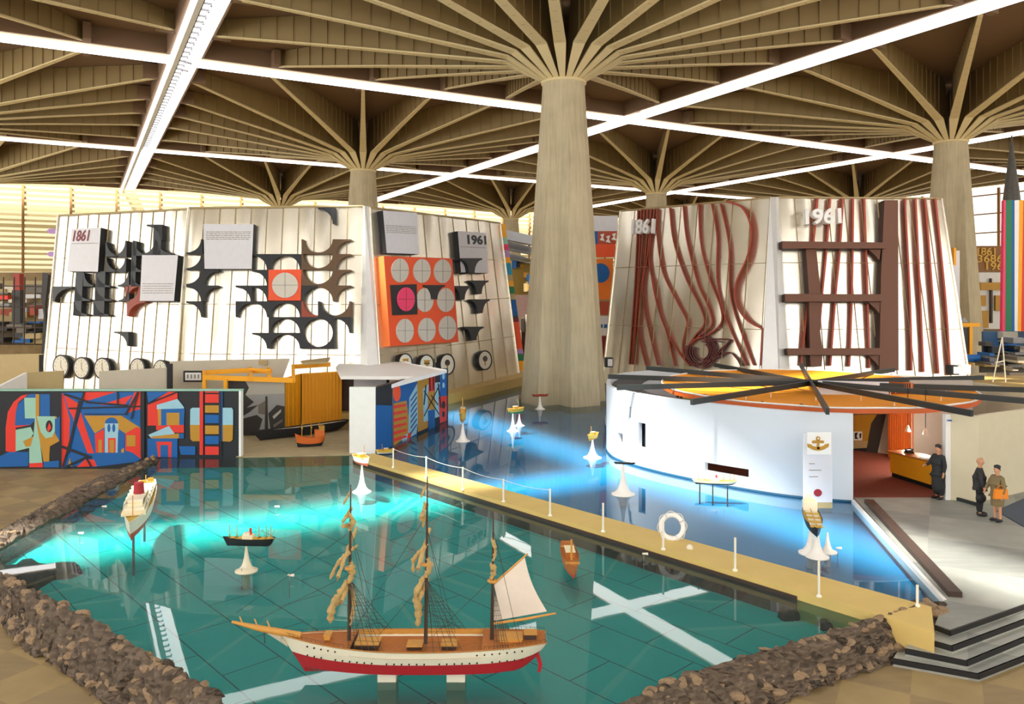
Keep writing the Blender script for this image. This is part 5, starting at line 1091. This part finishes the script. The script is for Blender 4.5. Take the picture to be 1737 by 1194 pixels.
# life ring on the causeway
p = G(1140, 915, .2) + Vector((0, 0, .34)); lr = empty('life_ring', p - Vector((0, 0, .34)), label='white life ring leaning against its post on the causeway', cat='life ring')
mb = MB(); M = Euler((R(72), 0, R(-28))).to_matrix(); n, k_ = 40, 14; vs = []
for i in range(n):
    for j in range(k_):
        a, b = 2 * math.pi * i / n, 2 * math.pi * j / k_; vs.append(p + M @ Vector(((.30 + .062 * math.cos(b)) * math.cos(a), (.30 + .062 * math.cos(b)) * math.sin(a), .05 * math.sin(b))))
mb.add(vs, [[i * k_ + j, ((i + 1) % n) * k_ + j, ((i + 1) % n) * k_ + (j + 1) % k_, i * k_ + (j + 1) % k_] for i in range(n) for j in range(k_)], WHITE, True); mb.build('ring', lr)
mb = MB(); mb.tube([p + M @ Vector(((.385 + .02 * math.sin(8 * t)) * math.cos(t), (.385 + .02 * math.sin(8 * t)) * math.sin(t), 0)) for t in [2 * math.pi * i / 48 for i in range(49)]], .012, CREAM, 6); mb.build('grab_rope', lr)
for a0 in range(4):
    mb = MB(); a = math.pi / 2 * a0 + .6; pts_ = []
    for j in range(13):
        b = 2 * math.pi * j / 12; pts_.append(p + M @ Vector(((.30 + .068 * math.cos(b)) * math.cos(a), (.30 + .068 * math.cos(b)) * math.sin(a), .056 * math.sin(b))))
    mb.tube(pts_, .016, PALE, 6); mb.build('band', lr)
mb = MB(); mb.lathe([(.09, 0), (.07, .07), (0.02, .1)], CREAM, c=G(1170, 930, .2), n=14); tag(mb.build('mooring_knob'), 'small pale knob on the causeway right of the life ring', 'knob')
# ship model and small craft on the sandy bank
a, b = G(425, 750, .03), G(590, 728, .03); d = b - a
vessel('long_ship', 'long dark ship model with white deck resting before the harbour photograph and yellow boards', (a + b) / 2 + Vector((0, 0, .02)), d.length, .6, .42, math.atan2(d.y, d.x), HBLK, HBLK, HULLWHITE, 'plain', OCHRE)
fv = empty('galley_model', G(526, 757, .03), rz=R(20), label='orange-brown old vessel model with high stern on the sandy bank', cat='ship model')
mb = MB(); hf, dzz = hull_mesh(mb, 1.3, .5, .4, HBLK, flat('orange_wood', (208, 104, 34)), wl=.35, sheer=.5, stern=.7, n=16); mb.build('hull', fv, local=True)
mb = MB(); mb.box((.4, 0, .55), (.4, .4, .3), flat('orange_wood', (208, 104, 34))); mb.box((.5, 0, .78), (.22, .34, .2), OCHRE); mb.build('stern_castle', fv, local=True)
for x in (-.35, .05, .4):
    mb = MB(); mb.tube([(x, 0, .3), (x, 0, 1.05)], .02, OCHRE, 6); mb.tube([(x, -.2, .85), (x, .2, .85)], .03, GOLD, 6); mb.build('mast', fv, local=True)
p = G(655, 762, .05); mb = MB(); vessel('rowing_boat', 'small cream rowing boat at the foot of the dark flag mural end', Vector((-5.35, 33.0, .02)), .8, .3, .16, R(15), CREAM, DKY, GOLD, 'boat')
# ---------------------------------------------------------------- people
SKIN = mat('skin', (206, 150, 116), .55, var=.05)
def skinned(name, joints, edges, m, parent, root=0, sub=2):
    me = bpy.data.meshes.new(name); me.from_pydata([j[0] for j in joints], edges, []); me.update(); me.materials.append(m)
    o = bpy.data.objects.new(name, me); SC.collection.objects.link(o); o.parent = parent
    s = o.modifiers.new('skin', 'SKIN'); s.use_smooth_shade = True
    for i, j in enumerate(joints):
        r = j[1]; me.skin_vertices[0].data[i].radius = r if isinstance(r, tuple) else (r, r)
    me.skin_vertices[0].data[root].use_root = True
    sb = o.modifiers.new('sub', 'SUBSURF'); sb.levels = sub; sb.render_levels = sub
    return o
def person(loc, yaw, label, h, suit, legs_m, hair, kind='man', lhand=None, rhand=None, bald=False, hat=None):
    """facing -y locally"""
    r = empty('person', loc, rz=yaw, label=label, cat='person'); s = h / 1.75
    J = lambda x, y, z: (x * s, y * s, z * s)
    lh = lhand or ((.27, -.02, 1.12), (.28, -.10, .88)); rh = rhand or ((-.27, -.02, 1.12), (-.28, -.10, .88))
    pts = [(J(0, 0, .95), .13 * s), (J(0, .01, 1.12), .115 * s), (J(0, 0, 1.32), .135 * s), (J(0, 0, 1.45), .07 * s), (J(0, -.01, 1.52), .055 * s),
           (J(.17, 0, 1.40), .055 * s), (J(*lh[0]), .042 * s), (J(*lh[1]), .03 * s), (J(-.17, 0, 1.40), .055 * s), (J(*rh[0]), .042 * s), (J(*rh[1]), .03 * s),
           (J(.09, 0, .88), .085 * s), (J(.10, -.02, .48), .058 * s), (J(.10, .01, .1), .04 * s), (J(.105, -.10, .045), .035 * s), (J(-.09, 0, .88), .085 * s), (J(-.10, .0, .48), .058 * s), (J(-.10, .02, .1), .04 * s), (J(-.105, -.09, .045), .035 * s),
           (J(0, -.015, 1.60), (.078 * s, .09 * s)), (J(0, -.02, 1.69), (.075 * s, .085 * s))]
    ed = [(0, 1), (1, 2), (2, 3), (3, 4), (2, 5), (5, 6), (6, 7), (2, 8), (8, 9), (9, 10), (0, 11), (11, 12), (12, 13), (13, 14), (0, 15), (15, 16), (16, 17), (17, 18), (4, 19), (19, 20)]
    for sg, wrist in ((1, lh[1]), (-1, rh[1])):       # hands: palm and five fingers on each wrist
        base = 7 if sg == 1 else 10; el_ = Vector((lh if sg == 1 else rh)[0]); w = Vector(wrist); d = (w - el_).normalized(); side = d.cross(Vector((0, 1, 0))).normalized(); 
        pa = w + d * .06; pi = len(pts); pts.append((J(*pa), (.034 * s, .022 * s))); ed.append((base, pi))
        for f in range(4):
            off = side * (.026 - .0175 * f); a = pa + d * .04 + off; b = a + d * (.034 + .008 * math.sin(f + 1)) + Vector((0, -.012, 0))
            i0 = len(pts); pts.append((J(*a), .0095 * s)); pts.append((J(*b), .008 * s)); ed += [(pi, i0), (i0, i0 + 1)]
        a = pa + side * .045 + Vector((0, -.012, 0)); i0 = len(pts); pts.append((J(*a), .011 * s)); pts.append((J(*(a + d * .03)), .009 * s)); ed += [(pi, i0), (i0, i0 + 1)]
    skinned('body', pts, ed, SKIN, r)
    # clothes
    coatb = .98 if kind == 'man' else 1.0
    cp_ = [(J(0, 0, .98), .19 * s), (J(0, .01, 1.14), .18 * s), (J(0, 0, 1.34), .2 * s), (J(0, 0, 1.46), .075 * s), (J(.175, 0, 1.40), .078 * s), (J(*lh[0]), .062 * s), (J(*(Vector(lh[0]).lerp(Vector(lh[1]), .88))), .048 * s), (J(-.175, 0, 1.40), .078 * s), (J(*rh[0]), .062 * s), (J(*(Vector(rh[0]).lerp(Vector(rh[1]), .88))), .048 * s), (J(0, 0, .8), .2 * s)]
    ce = [(0, 1), (1, 2), (2, 3), (2, 4), (4, 5), (5, 6), (2, 7), (7, 8), (8, 9), (0, 10)]
    if kind == 'coat': cp_ += [(J(0, 0, .55), .22 * s), (J(0, 0, .2), .23 * s)]; ce += [(10, 11), (11, 12)]
    skinned('coat' if kind == 'coat' else 'jacket', cp_, ce, suit, r)
    if kind == 'woman':
        mb = MB(); mb.lathe([(.165 * s, .93 * s), (.19 * s, .8 * s), (.19 * s, .62 * s), (.185 * s, .5 * s)], legs_m, n=20); mb.build('skirt', r, local=True)
    else:
        skinned('trousers', [(J(0, 0, .95), .13 * s), (J(.09, 0, .85), .13 * s), (J(.10, -.02, .48), .105 * s), (J(.10, .01, .1), .09 * s), (J(-.09, 0, .85), .13 * s), (J(-.10, 0, .48), .105 * s), (J(-.10, .02, .1), .09 * s)], [(0, 1), (1, 2), (2, 3), (0, 4), (4, 5), (5, 6)], legs_m, r)
    for sg in (1, -1):
        mb = MB(); c = Vector(J(sg * .105, -.055, .05)); mb.grid(lambda u, v: c + Vector((.055 * s * math.sin(math.pi * v) * math.cos(2 * math.pi * u), .15 * s * -math.cos(math.pi * v), .055 * s * math.sin(math.pi * v) * math.sin(2 * math.pi * u) - .0)), 14, 10, BLACK); mb.build('shoe', r, local=True)
    hc = Vector(J(0, -.015, 1.645)); hr = Vector((.082, .098, .118)) * s
    def sph(u, v, k=1.0): return hc + Vector((hr.x * k * math.sin(math.pi * v) * math.cos(2 * math.pi * u), hr.y * k * math.sin(math.pi * v) * math.sin(2 * math.pi * u), hr.z * k * math.cos(math.pi * v)))
    mb = MB(); mb.grid(lambda u, v: sph(u, v), 20, 14, SKIN)
    for sg in (-1, 1):
        e = hc + Vector((sg * .032 * s, -hr.y * .93, .008 * s)); mb.lathe([(.001, -.008 * s), (.013 * s, -.002), (.013 * s, .002), (.001, .008 * s)], WHITE, c=e, n=10)
        mb.lathe([(.001, -.006 * s), (.007 * s, 0), (.001, .006 * s)], BLACK, c=e + Vector((0, -.008 * s, 0)), n=8)
        mb.box(e + Vector((0, -.004, .018 * s)), (.03 * s, .01 * s, .005 * s), hair); c = hc + Vector((sg * hr.x * 1.0, 0, 0)); mb.lathe([(.001, -.03 * s), (.015 * s, -.01 * s), (.018 * s, .012 * s), (.001, .03 * s)], SKIN, c=c, n=8)
    nz_ = hc + Vector((0, -hr.y * .97, -.022 * s)); mb.add([nz_ + Vector(v) * s for v in ((-.014, 0, -.012), (.014, 0, -.012), (0, -.026, -.012), (0, .0, .038))], [[0, 1, 2], [0, 2, 3], [1, 3, 2]], SKIN)
    mb.box(hc + Vector((0, -hr.y * .86, -.06 * s)), (.04 * s, .012 * s, .01 * s), flat('lips', (160, 80, 70))); mb.build('head', r, local=True)
    mb = MB()
    v1 = .46
    def hf_(u, v):
        vv = v * v1; back = 0.5 + 0.5 * math.sin(2 * math.pi * u); ext = vv * (0.62 + .75 * back) if not bald else vv * (.0 + 1.35 * back) + (.30 * (1 - v))
        return hc + (sph(u, min(.72, ext), 1.09) - hc)
    mb.grid(hf_, 24, 10, hair); mb.build('hair', r, local=True)
    if hat:
        mb = MB(); mb.lathe([(.09 * s, 0), (.105 * s, .03 * s), (.09 * s, .075 * s), (.03 * s, .1 * s)], hat, c=hc + Vector((0, .01, hr.z * .55)), n=18); mb.build('hat', r, local=True)
    return r
DSUIT = mat('dark_suit', (52, 52, 54), .9, var=.15, scale=20); NSUIT = mat('navy_trousers', (34, 36, 42), .9, var=.1); COATM = mat('grey_coat', (48, 52, 54), .9, var=.12, scale=15); TWEED = mat('tweed', (128, 112, 80), .9, var=.3, scale=60); HAIRG = flat('grey_hair', (190, 150, 120), .8); HAIRD = flat('dark_hair', (44, 38, 36), .8)
pz = .1
person(G(1592, 846, pz), R(-70), 'person in a long dark coat and cap standing at the orange reception desk', 1.72, COATM, NSUIT, HAIRD, 'coat', rhand=((-.27, -.12, 1.12), (-.22, -.34, 1.1)), hat=HBLK)
person(G(1662, 874, pz), R(62), 'person with balding head in a dark suit holding a dark bag by the cream wall', 1.72, DSUIT, NSUIT, HAIRG, 'man', bald=True)
wo = person(G(1692, 884, pz), R(-75), 'person in tweed jacket and skirt with dark hat holding an orange bag', 1.6, TWEED, TWEED, HAIRD, 'woman', rhand=((-.27, -.1, 1.1), (-.2, -.28, .98)), hat=HBLK)
b = G(1690, 884, pz) + Vector((-.02, -.24, .86)); bg = empty('handbag', b, label='orange handbag held by the person in the tweed jacket', cat='bag')
mb = MB(); mb.prism([b + Vector(v) for v in ((-.2, -.05, -.14), (.2, -.05, -.14), (.17, -.05, .14), (-.17, -.05, .14))], (0, .1, 0), flat('bag_orange', (240, 140, 30))); mb.build('bag_body', bg)
mb = MB(); mb.tube([b + Vector((.1 * math.cos(t), 0, .14 + .1 * math.sin(t))) for t in [math.pi * i / 10 for i in range(11)]], .01, flat('bag_orange', (240, 140, 30)), 6); mb.build('bag_handle', bg)
b = G(1662, 874, pz) + Vector((-.12, -.26, .58)); bg = empty('handbag', b, label='dark bag hanging beside the person in the dark suit', cat='bag')
mb = MB(); mb.grid(lambda u, v: b + Vector((.16 * math.sin(math.pi * v) * math.cos(2 * math.pi * u), .07 * math.sin(math.pi * v) * math.sin(2 * math.pi * u), .15 * math.cos(math.pi * v))), 16, 10, BLACK); mb.build('bag_body', bg)
mb = MB(); mb.tube([b + Vector((.08 * math.cos(t), 0, .12 + .16 * math.sin(t))) for t in [math.pi * i / 10 for i in range(11)]], .01, BLACK, 6); mb.build('bag_handle', bg)
# ---------------------------------------------------------------- far background
def slab(px, Y, m, th=.3, ang=0.0):
    pl = vplane(px[0][0], Y, ang); mb = MB(); relief(mb, pl, px, th, m); return mb, pl
# coloured post beside the orange-disc screen
cr = empty('coloured_post', P(878, 640, 62), label='leaning post of stacked coloured blocks at the right edge of the orange-disc screen', cat='post')
CYAN = flat('cyan_paint', (0, 150, 190)); LILAC = flat('lilac_paint', (180, 140, 200)); pc_ = vplane(860, 62)
for y0, y1, m in ((380, 403, YELLOW), (403, 414, MINT), (414, 424, PINK), (424, 436, LILAC), (436, 446, YELLOW), (446, 466, CYAN), (466, 476, TAN), (476, 486, YELLOW), (486, 498, GREEN), (498, 508, TAN), (508, 536, BLUE), (536, 540, DKWOOD), (540, 546, DRED), (546, 592, ORANGE), (592, 600, LILAC), (600, 612, GREEN), (612, 628, YELLOW)):
    mb = MB(); f = lambda y: 848 + (y - 380) * .14; relief(mb, pc_, [(f(y0) - 2, y0), (f(y0) + 9, y0), (f(y1) + 9, y1), (f(y1) - 2, y1)], .5, m); mb.build('colour_block', cr)
# pleated canopy far behind
mb = MB(); pg_ = vplane(870, 78)
for k, (y0, y1) in enumerate(((385, 402), (404, 418), (424, 434))):
    a = [pg_.hit(838, y0, 0), pg_.hit(908, y0 + 16, 0), pg_.hit(908, y1 + 14, 3), pg_.hit(838, y1, 3)]; mb.prism(a, (0, .4, -.1), GREY)
tag(mb.build('pleated_canopy'), 'grey pleated canopy far behind, between coloured post and central column', 'canopy')
rd = random.Random(4)
def stall(x0, x1, y0, y1, Y, cols, label, name='exhibition_stall', n=10):
    r = empty(name, P((x0 + x1) / 2, y1, Y), label=label, cat='exhibition stall'); pl = vplane(x0, Y)
    mb = MB(); relief(mb, pl, rect(x0, y0, x1, y1), .2, cols[0]); mb.build('back_panel', r)
    for k in range(n):
        w, h_ = rd.uniform(.08, .3) * (x1 - x0), rd.uniform(.06, .25) * (y1 - y0); a, b = rd.uniform(x0, x1 - w), rd.uniform(y0, y1 - h_)
        mb = MB(); relief(mb, pl, rect(a, b, a + w, b + h_), rd.uniform(.4, 2.0), cols[1 + k % (len(cols) - 1)]); mb.build('exhibit_panel', r)
    return r, pl
stall(868, 910, 440, 500, 76, [mat('bamboo', (150, 126, 60), .8), OCHRE, BLUE, GD, TAN], 'cluttered far stall with ochre and blue panels under the pleated canopy')
stall(866, 910, 500, 640, 74, [mat('crowd_brown', (96, 72, 62), .9, var=.4, scale=6), GM, BROWN, CREAM, GD, TAN], 'dark brown cluttered stall left of the foot of the central column', n=14)
# orange totem right of the column
ot = empty('orange_totem', P(1020, 640, 66), label='tall orange banner wall with a blue disc right of the central column', cat='banner'); pl = vplane(1020, 66)
for px, m, nm in ((rect(1002, 366, 1048, 392), PALE, 'top_panel'), (rect(1002, 392, 1014, 414), BLUE, 'blue_panel'), (rect(1014, 392, 1048, 414), RUST, 'red_panel'), (rect(1002, 414, 1044, 436), ORANGE, 'orange_panel'), (rect(1002, 439, 1040, 508), flat('banner_orange', (232, 120, 30)), 'orange_panel'), (rect(1004, 511, 1036, 534), RUST, 'rust_panel'), (rect(1006, 536, 1034, 568), PALE, 'grey_panel'), (rect(1010, 570, 1028, 612), DRED, 'red_panel'), (rect(1006, 612, 1030, 640), TAN, 'base_panel')):
    mb = MB(); relief(mb, pl, px, .4, m); mb.build(nm, ot)
mb = MB(); relief(mb, pl, ell(1019, 463, 15, 16.5), .5, BLUE, BLUE, .4); mb.build('blue_disc', ot)
for k, (x, y) in enumerate(((1018, 398), (1028, 401), (1038, 397))): mb = MB(); relief(mb, pl, [(x, y), (x + 7, y - 2), (x + 5, y + 5), (x + 8, y + 11), (x - 1, y + 9), (x + 3, y + 4)], .45, WHITE, WHITE, .4); mb.build('emblem', ot)
for k, x in enumerate((1010, 1017, 1025)): mb = MB(); relief(mb, pl, rect(x, 550, x + 5, 556), .44, BLUE, BLUE, .4); mb.build('emblem', ot)
# white boxed lights on the ledges
for x, y, Y, lb in ((1034, 615, 52, 'small black and white box left of the ribbed 1861 screen'), (1621, 628, 44, 'small black and white box at the foot of the 1961 screen'), (1641, 627, 43.5, 'white box on the pavilion edge near the yellow gantry')):
    pl = vplane(x, Y); r = empty('display_box', P(x, y + 8, Y), label=lb, cat='box'); mb = MB(); relief(mb, pl, rect(x - 7, y - 8, x + 6, y + 8), .6, BLACK if Y != 43.5 else WHITE); mb.build('box_body', r); mb = MB(); relief(mb, pl, rect(x - 3, y - 6, x + 5, y + 6), .65, WHITE, WHITE, .6); mb.build('box_face', r)
# right-hand background
WPX = lambda x0, y0, x1, y1, Y, m, name, label, cat, th=.4: tag(slab(rect(x0, y0, x1, y1), Y, m, th)[0].build(name), label, cat)
gs = empty('gold_sign', P(1680, 460, 80), label='brown panel with gold numerals 1861 above the white board at the right', cat='sign'); pl = vplane(1680, 80)
mb = MB(); relief(mb, pl, rect(1655, 417, 1702, 461), .3, flat('sign_brown', (140, 92, 30))); mb.build('panel', gs)
plane_text('1861', pl, (1657, 420), (1688, 420), (1657, 433), .32, GOLD, 'numerals', gs, .1, bold=.02); plane_text('3686', pl, (1657, 432), (1700, 432), (1657, 445), .32, GOLD, 'numerals', gs, .1, bold=.02); plane_text('196', pl, (1672, 445), (1700, 445), (1672, 458), .32, GOLD, 'numerals', gs, .1, bold=.02)
wb = empty('display_board', P(1682, 560, 78), label='white board with tan blocks left of the striped banner', cat='board'); pl = vplane(1682, 78)
mb = MB(); relief(mb, pl, rect(1659, 462, 1705, 558), .2, flat('board_white', (222, 220, 214))); mb.build('panel', wb)
for q_ in (rect(1664, 479, 1702, 492), rect(1661, 501, 1673, 519), rect(1689, 501, 1702, 527), rect(1661, 527, 1677, 556), rect(1681, 492, 1684, 548), rect(1681, 472, 1683, 479)):
    mb = MB(); relief(mb, pl, q_, .5, OCHRE if q_[0][0] != 1681 else DKWOOD); mb.build('block', wb)
fb = empty('striped_banner', P(1720, 562, 58), label='tall vertically striped banner in green, blue, white, yellow and red at the right edge', cat='banner'); pl = vplane(1720, 58)
for k, (a, b, c, d, m) in enumerate(((1703, 1706, 1700, 1705, PINK), (1706, 1717, 1705, 1716, GREEN), (1717, 1721, 1716, 1721, BLUE), (1721, 1729, 1721, 1726, WHITE), (1729, 1736, 1726, 1732, YELLOW), (1736, 1752, 1732, 1750, RED))):
    mb = MB(); relief(mb, pl, [(a, 340), (b, 339), (d, 562), (c, 562)], .3, m); mb.build('stripe', fb)
tw = empty('spire', P(1716, 345, 60), label='dark pointed spire rising above the striped banner', cat='spire'); b = P(1716, 345, 60)
mb = MB(); hgt = P(1716, 228, 60).z - b.z; mb.lathe([(.62, 0), (.42, hgt * .35), (.18, hgt * .72), (.03, hgt)], mat('spire_dark', (78, 74, 68), .5, .3, scale=4, var=.4), c=b, n=10, smooth=False); mb.build('cone', tw)
mb = MB(); mb.lathe([(.66, 0), (.66, .35), (.6, .38)], STEEL, c=b - Vector((0, 0, .3)), n=16); mb.build('band', tw)
mb = MB(); mb.lathe([(.12, -.5), (.12, b.z)], STEEL, c=(b.x, b.y + .4, 0), n=10); mb.build('pole', tw)
yt = empty('yellow_gantry', P(1646, 628, 52), label='yellow T-shaped gantry with a dark hoist behind the 1961 screen', cat='gantry'); pl = vplane(1646, 52)
mb = MB(); relief(mb, pl, rect(1626, 548, 1663, 554), .3, YELLOW); mb.build('beam', yt); mb = MB(); relief(mb, pl, rect(1645, 554, 1650, 622), .3, YELLOW); mb.build('post', yt)
mb = MB(); relief(mb, pl, [(1630, 546), (1636, 538), (1642, 546)], .25, GREY); mb.build('hook', yt); mb = MB(); relief(mb, pl, rect(1628, 556, 1643, 600), .2, GD); mb.build('hoist', yt)
mb = MB(); a = P(1632, 608, 50); c = P(1660, 608, 50); mb.tube([a, c], .26, BLUE, 16); tag(mb.build('blue_drum'), 'blue horizontal drum below the yellow gantry', 'drum')
stall(1668, 1760, 562, 612, 56, [flat('booth_blue', (14, 48, 76)), GD, GM, STEEL, NAVY, BLUE], 'dark blue booth with machinery at the right edge', n=16)
stall(1664, 1760, 604, 632, 50, [GD, GM, TAN, STEEL, CREAM], 'grey machinery display in front of the dark blue booth', n=12)
WPX(1598, 425, 1628, 560, 51.5, PALE, 'tall_panel', 'pale tall panel edge with white bars right of the 1961 screen', 'panel')
WPX(1618, 420, 1622, 450, 51, YELLOW, 'yellow_strip', 'narrow yellow strip above the pale panel at the right', 'strip')
# easel in front of booth
es = empty('easel', P(1690, 645, 46), label='spindly pale easel before the blue booth', cat='easel')
for a, b in (((1700, 572), (1684, 648)), ((1700, 572), (1706, 648)), ((1688, 615), (1704, 612))):
    mb = MB(); mb.tube([P(*a, 46), P(*b, 46)], .035, CREAM, 6); mb.build('leg', es)
# left background
WPX(-90, 462, 84, 600, 76, mat('hall_clutter', (150, 128, 92), .9, var=.45, scale=1.2), 'display_wall', 'mottled tan display wall behind the left parapet', 'wall')
stall(-30, 76, 476, 545, 70, [TAN, CREAM, GM, PALE, TAN, GREY, RUST], 'pale far stall with framed panels at the left edge', n=16)
stall(-30, 78, 545, 585, 66, [mat('dark_clutter', (84, 74, 58), .9, var=.5, scale=3), GD, GM, TAN, DARKG, BLUE], 'dark cluttered row of exhibits above the left parapet', n=18)
rp = empty('red_pillar', P(27, 550, 64), label='dark pillar with a red upper half at the far left', cat='pillar'); pl = vplane(27, 64)
mb = MB(); relief(mb, pl, rect(22, 464, 33, 492), .6, flat('pillar_red', (160, 52, 38))); mb.build('red_block', rp); mb = MB(); relief(mb, pl, rect(20, 492, 34, 548), .6, GD); mb.build('dark_block', rp)
WPX(-4, 501, 13, 508, 63, RED, 'red_bar', 'small red bar at the left edge of the hall', 'bar')
sc_ = empty('scaffold', P(40, 585, 60), label='thin scaffold frame of dark tubes at the far left', cat='scaffold')
for a, b in [((x, 470), (x - 1, 585)) for x in (6, 24, 42, 60)] + [((0, y), (74, y + 1)) for y in (485, 520, 555)]:
    mb = MB(); mb.tube([P(*a, 60), P(*b, 60)], .05, DKWOOD, 6); mb.build('tube', sc_)
mb = MB(); relief(mb, vplane(78, 58), [(72, 462), (82, 466), (76, 520), (78, 560), (74, 603), (70, 603), (74, 535), (70, 505)], .3, GD); tag(mb.build('banner_post'), 'narrow dark curved post just left of the relief screen', 'post')
for k, y in enumerate((392, 431)):
    mb = MB(); relief(mb, vplane(88, 100), [(78, y), (84, y - 4), (96, y - 4), (96, y + 4), (84, y + 4)], .4, LILAC); tag(mb.build('hanging_sign'), ('upper' if k == 0 else 'lower') + ' lilac arrow sign hanging before the louvred windows', 'sign')
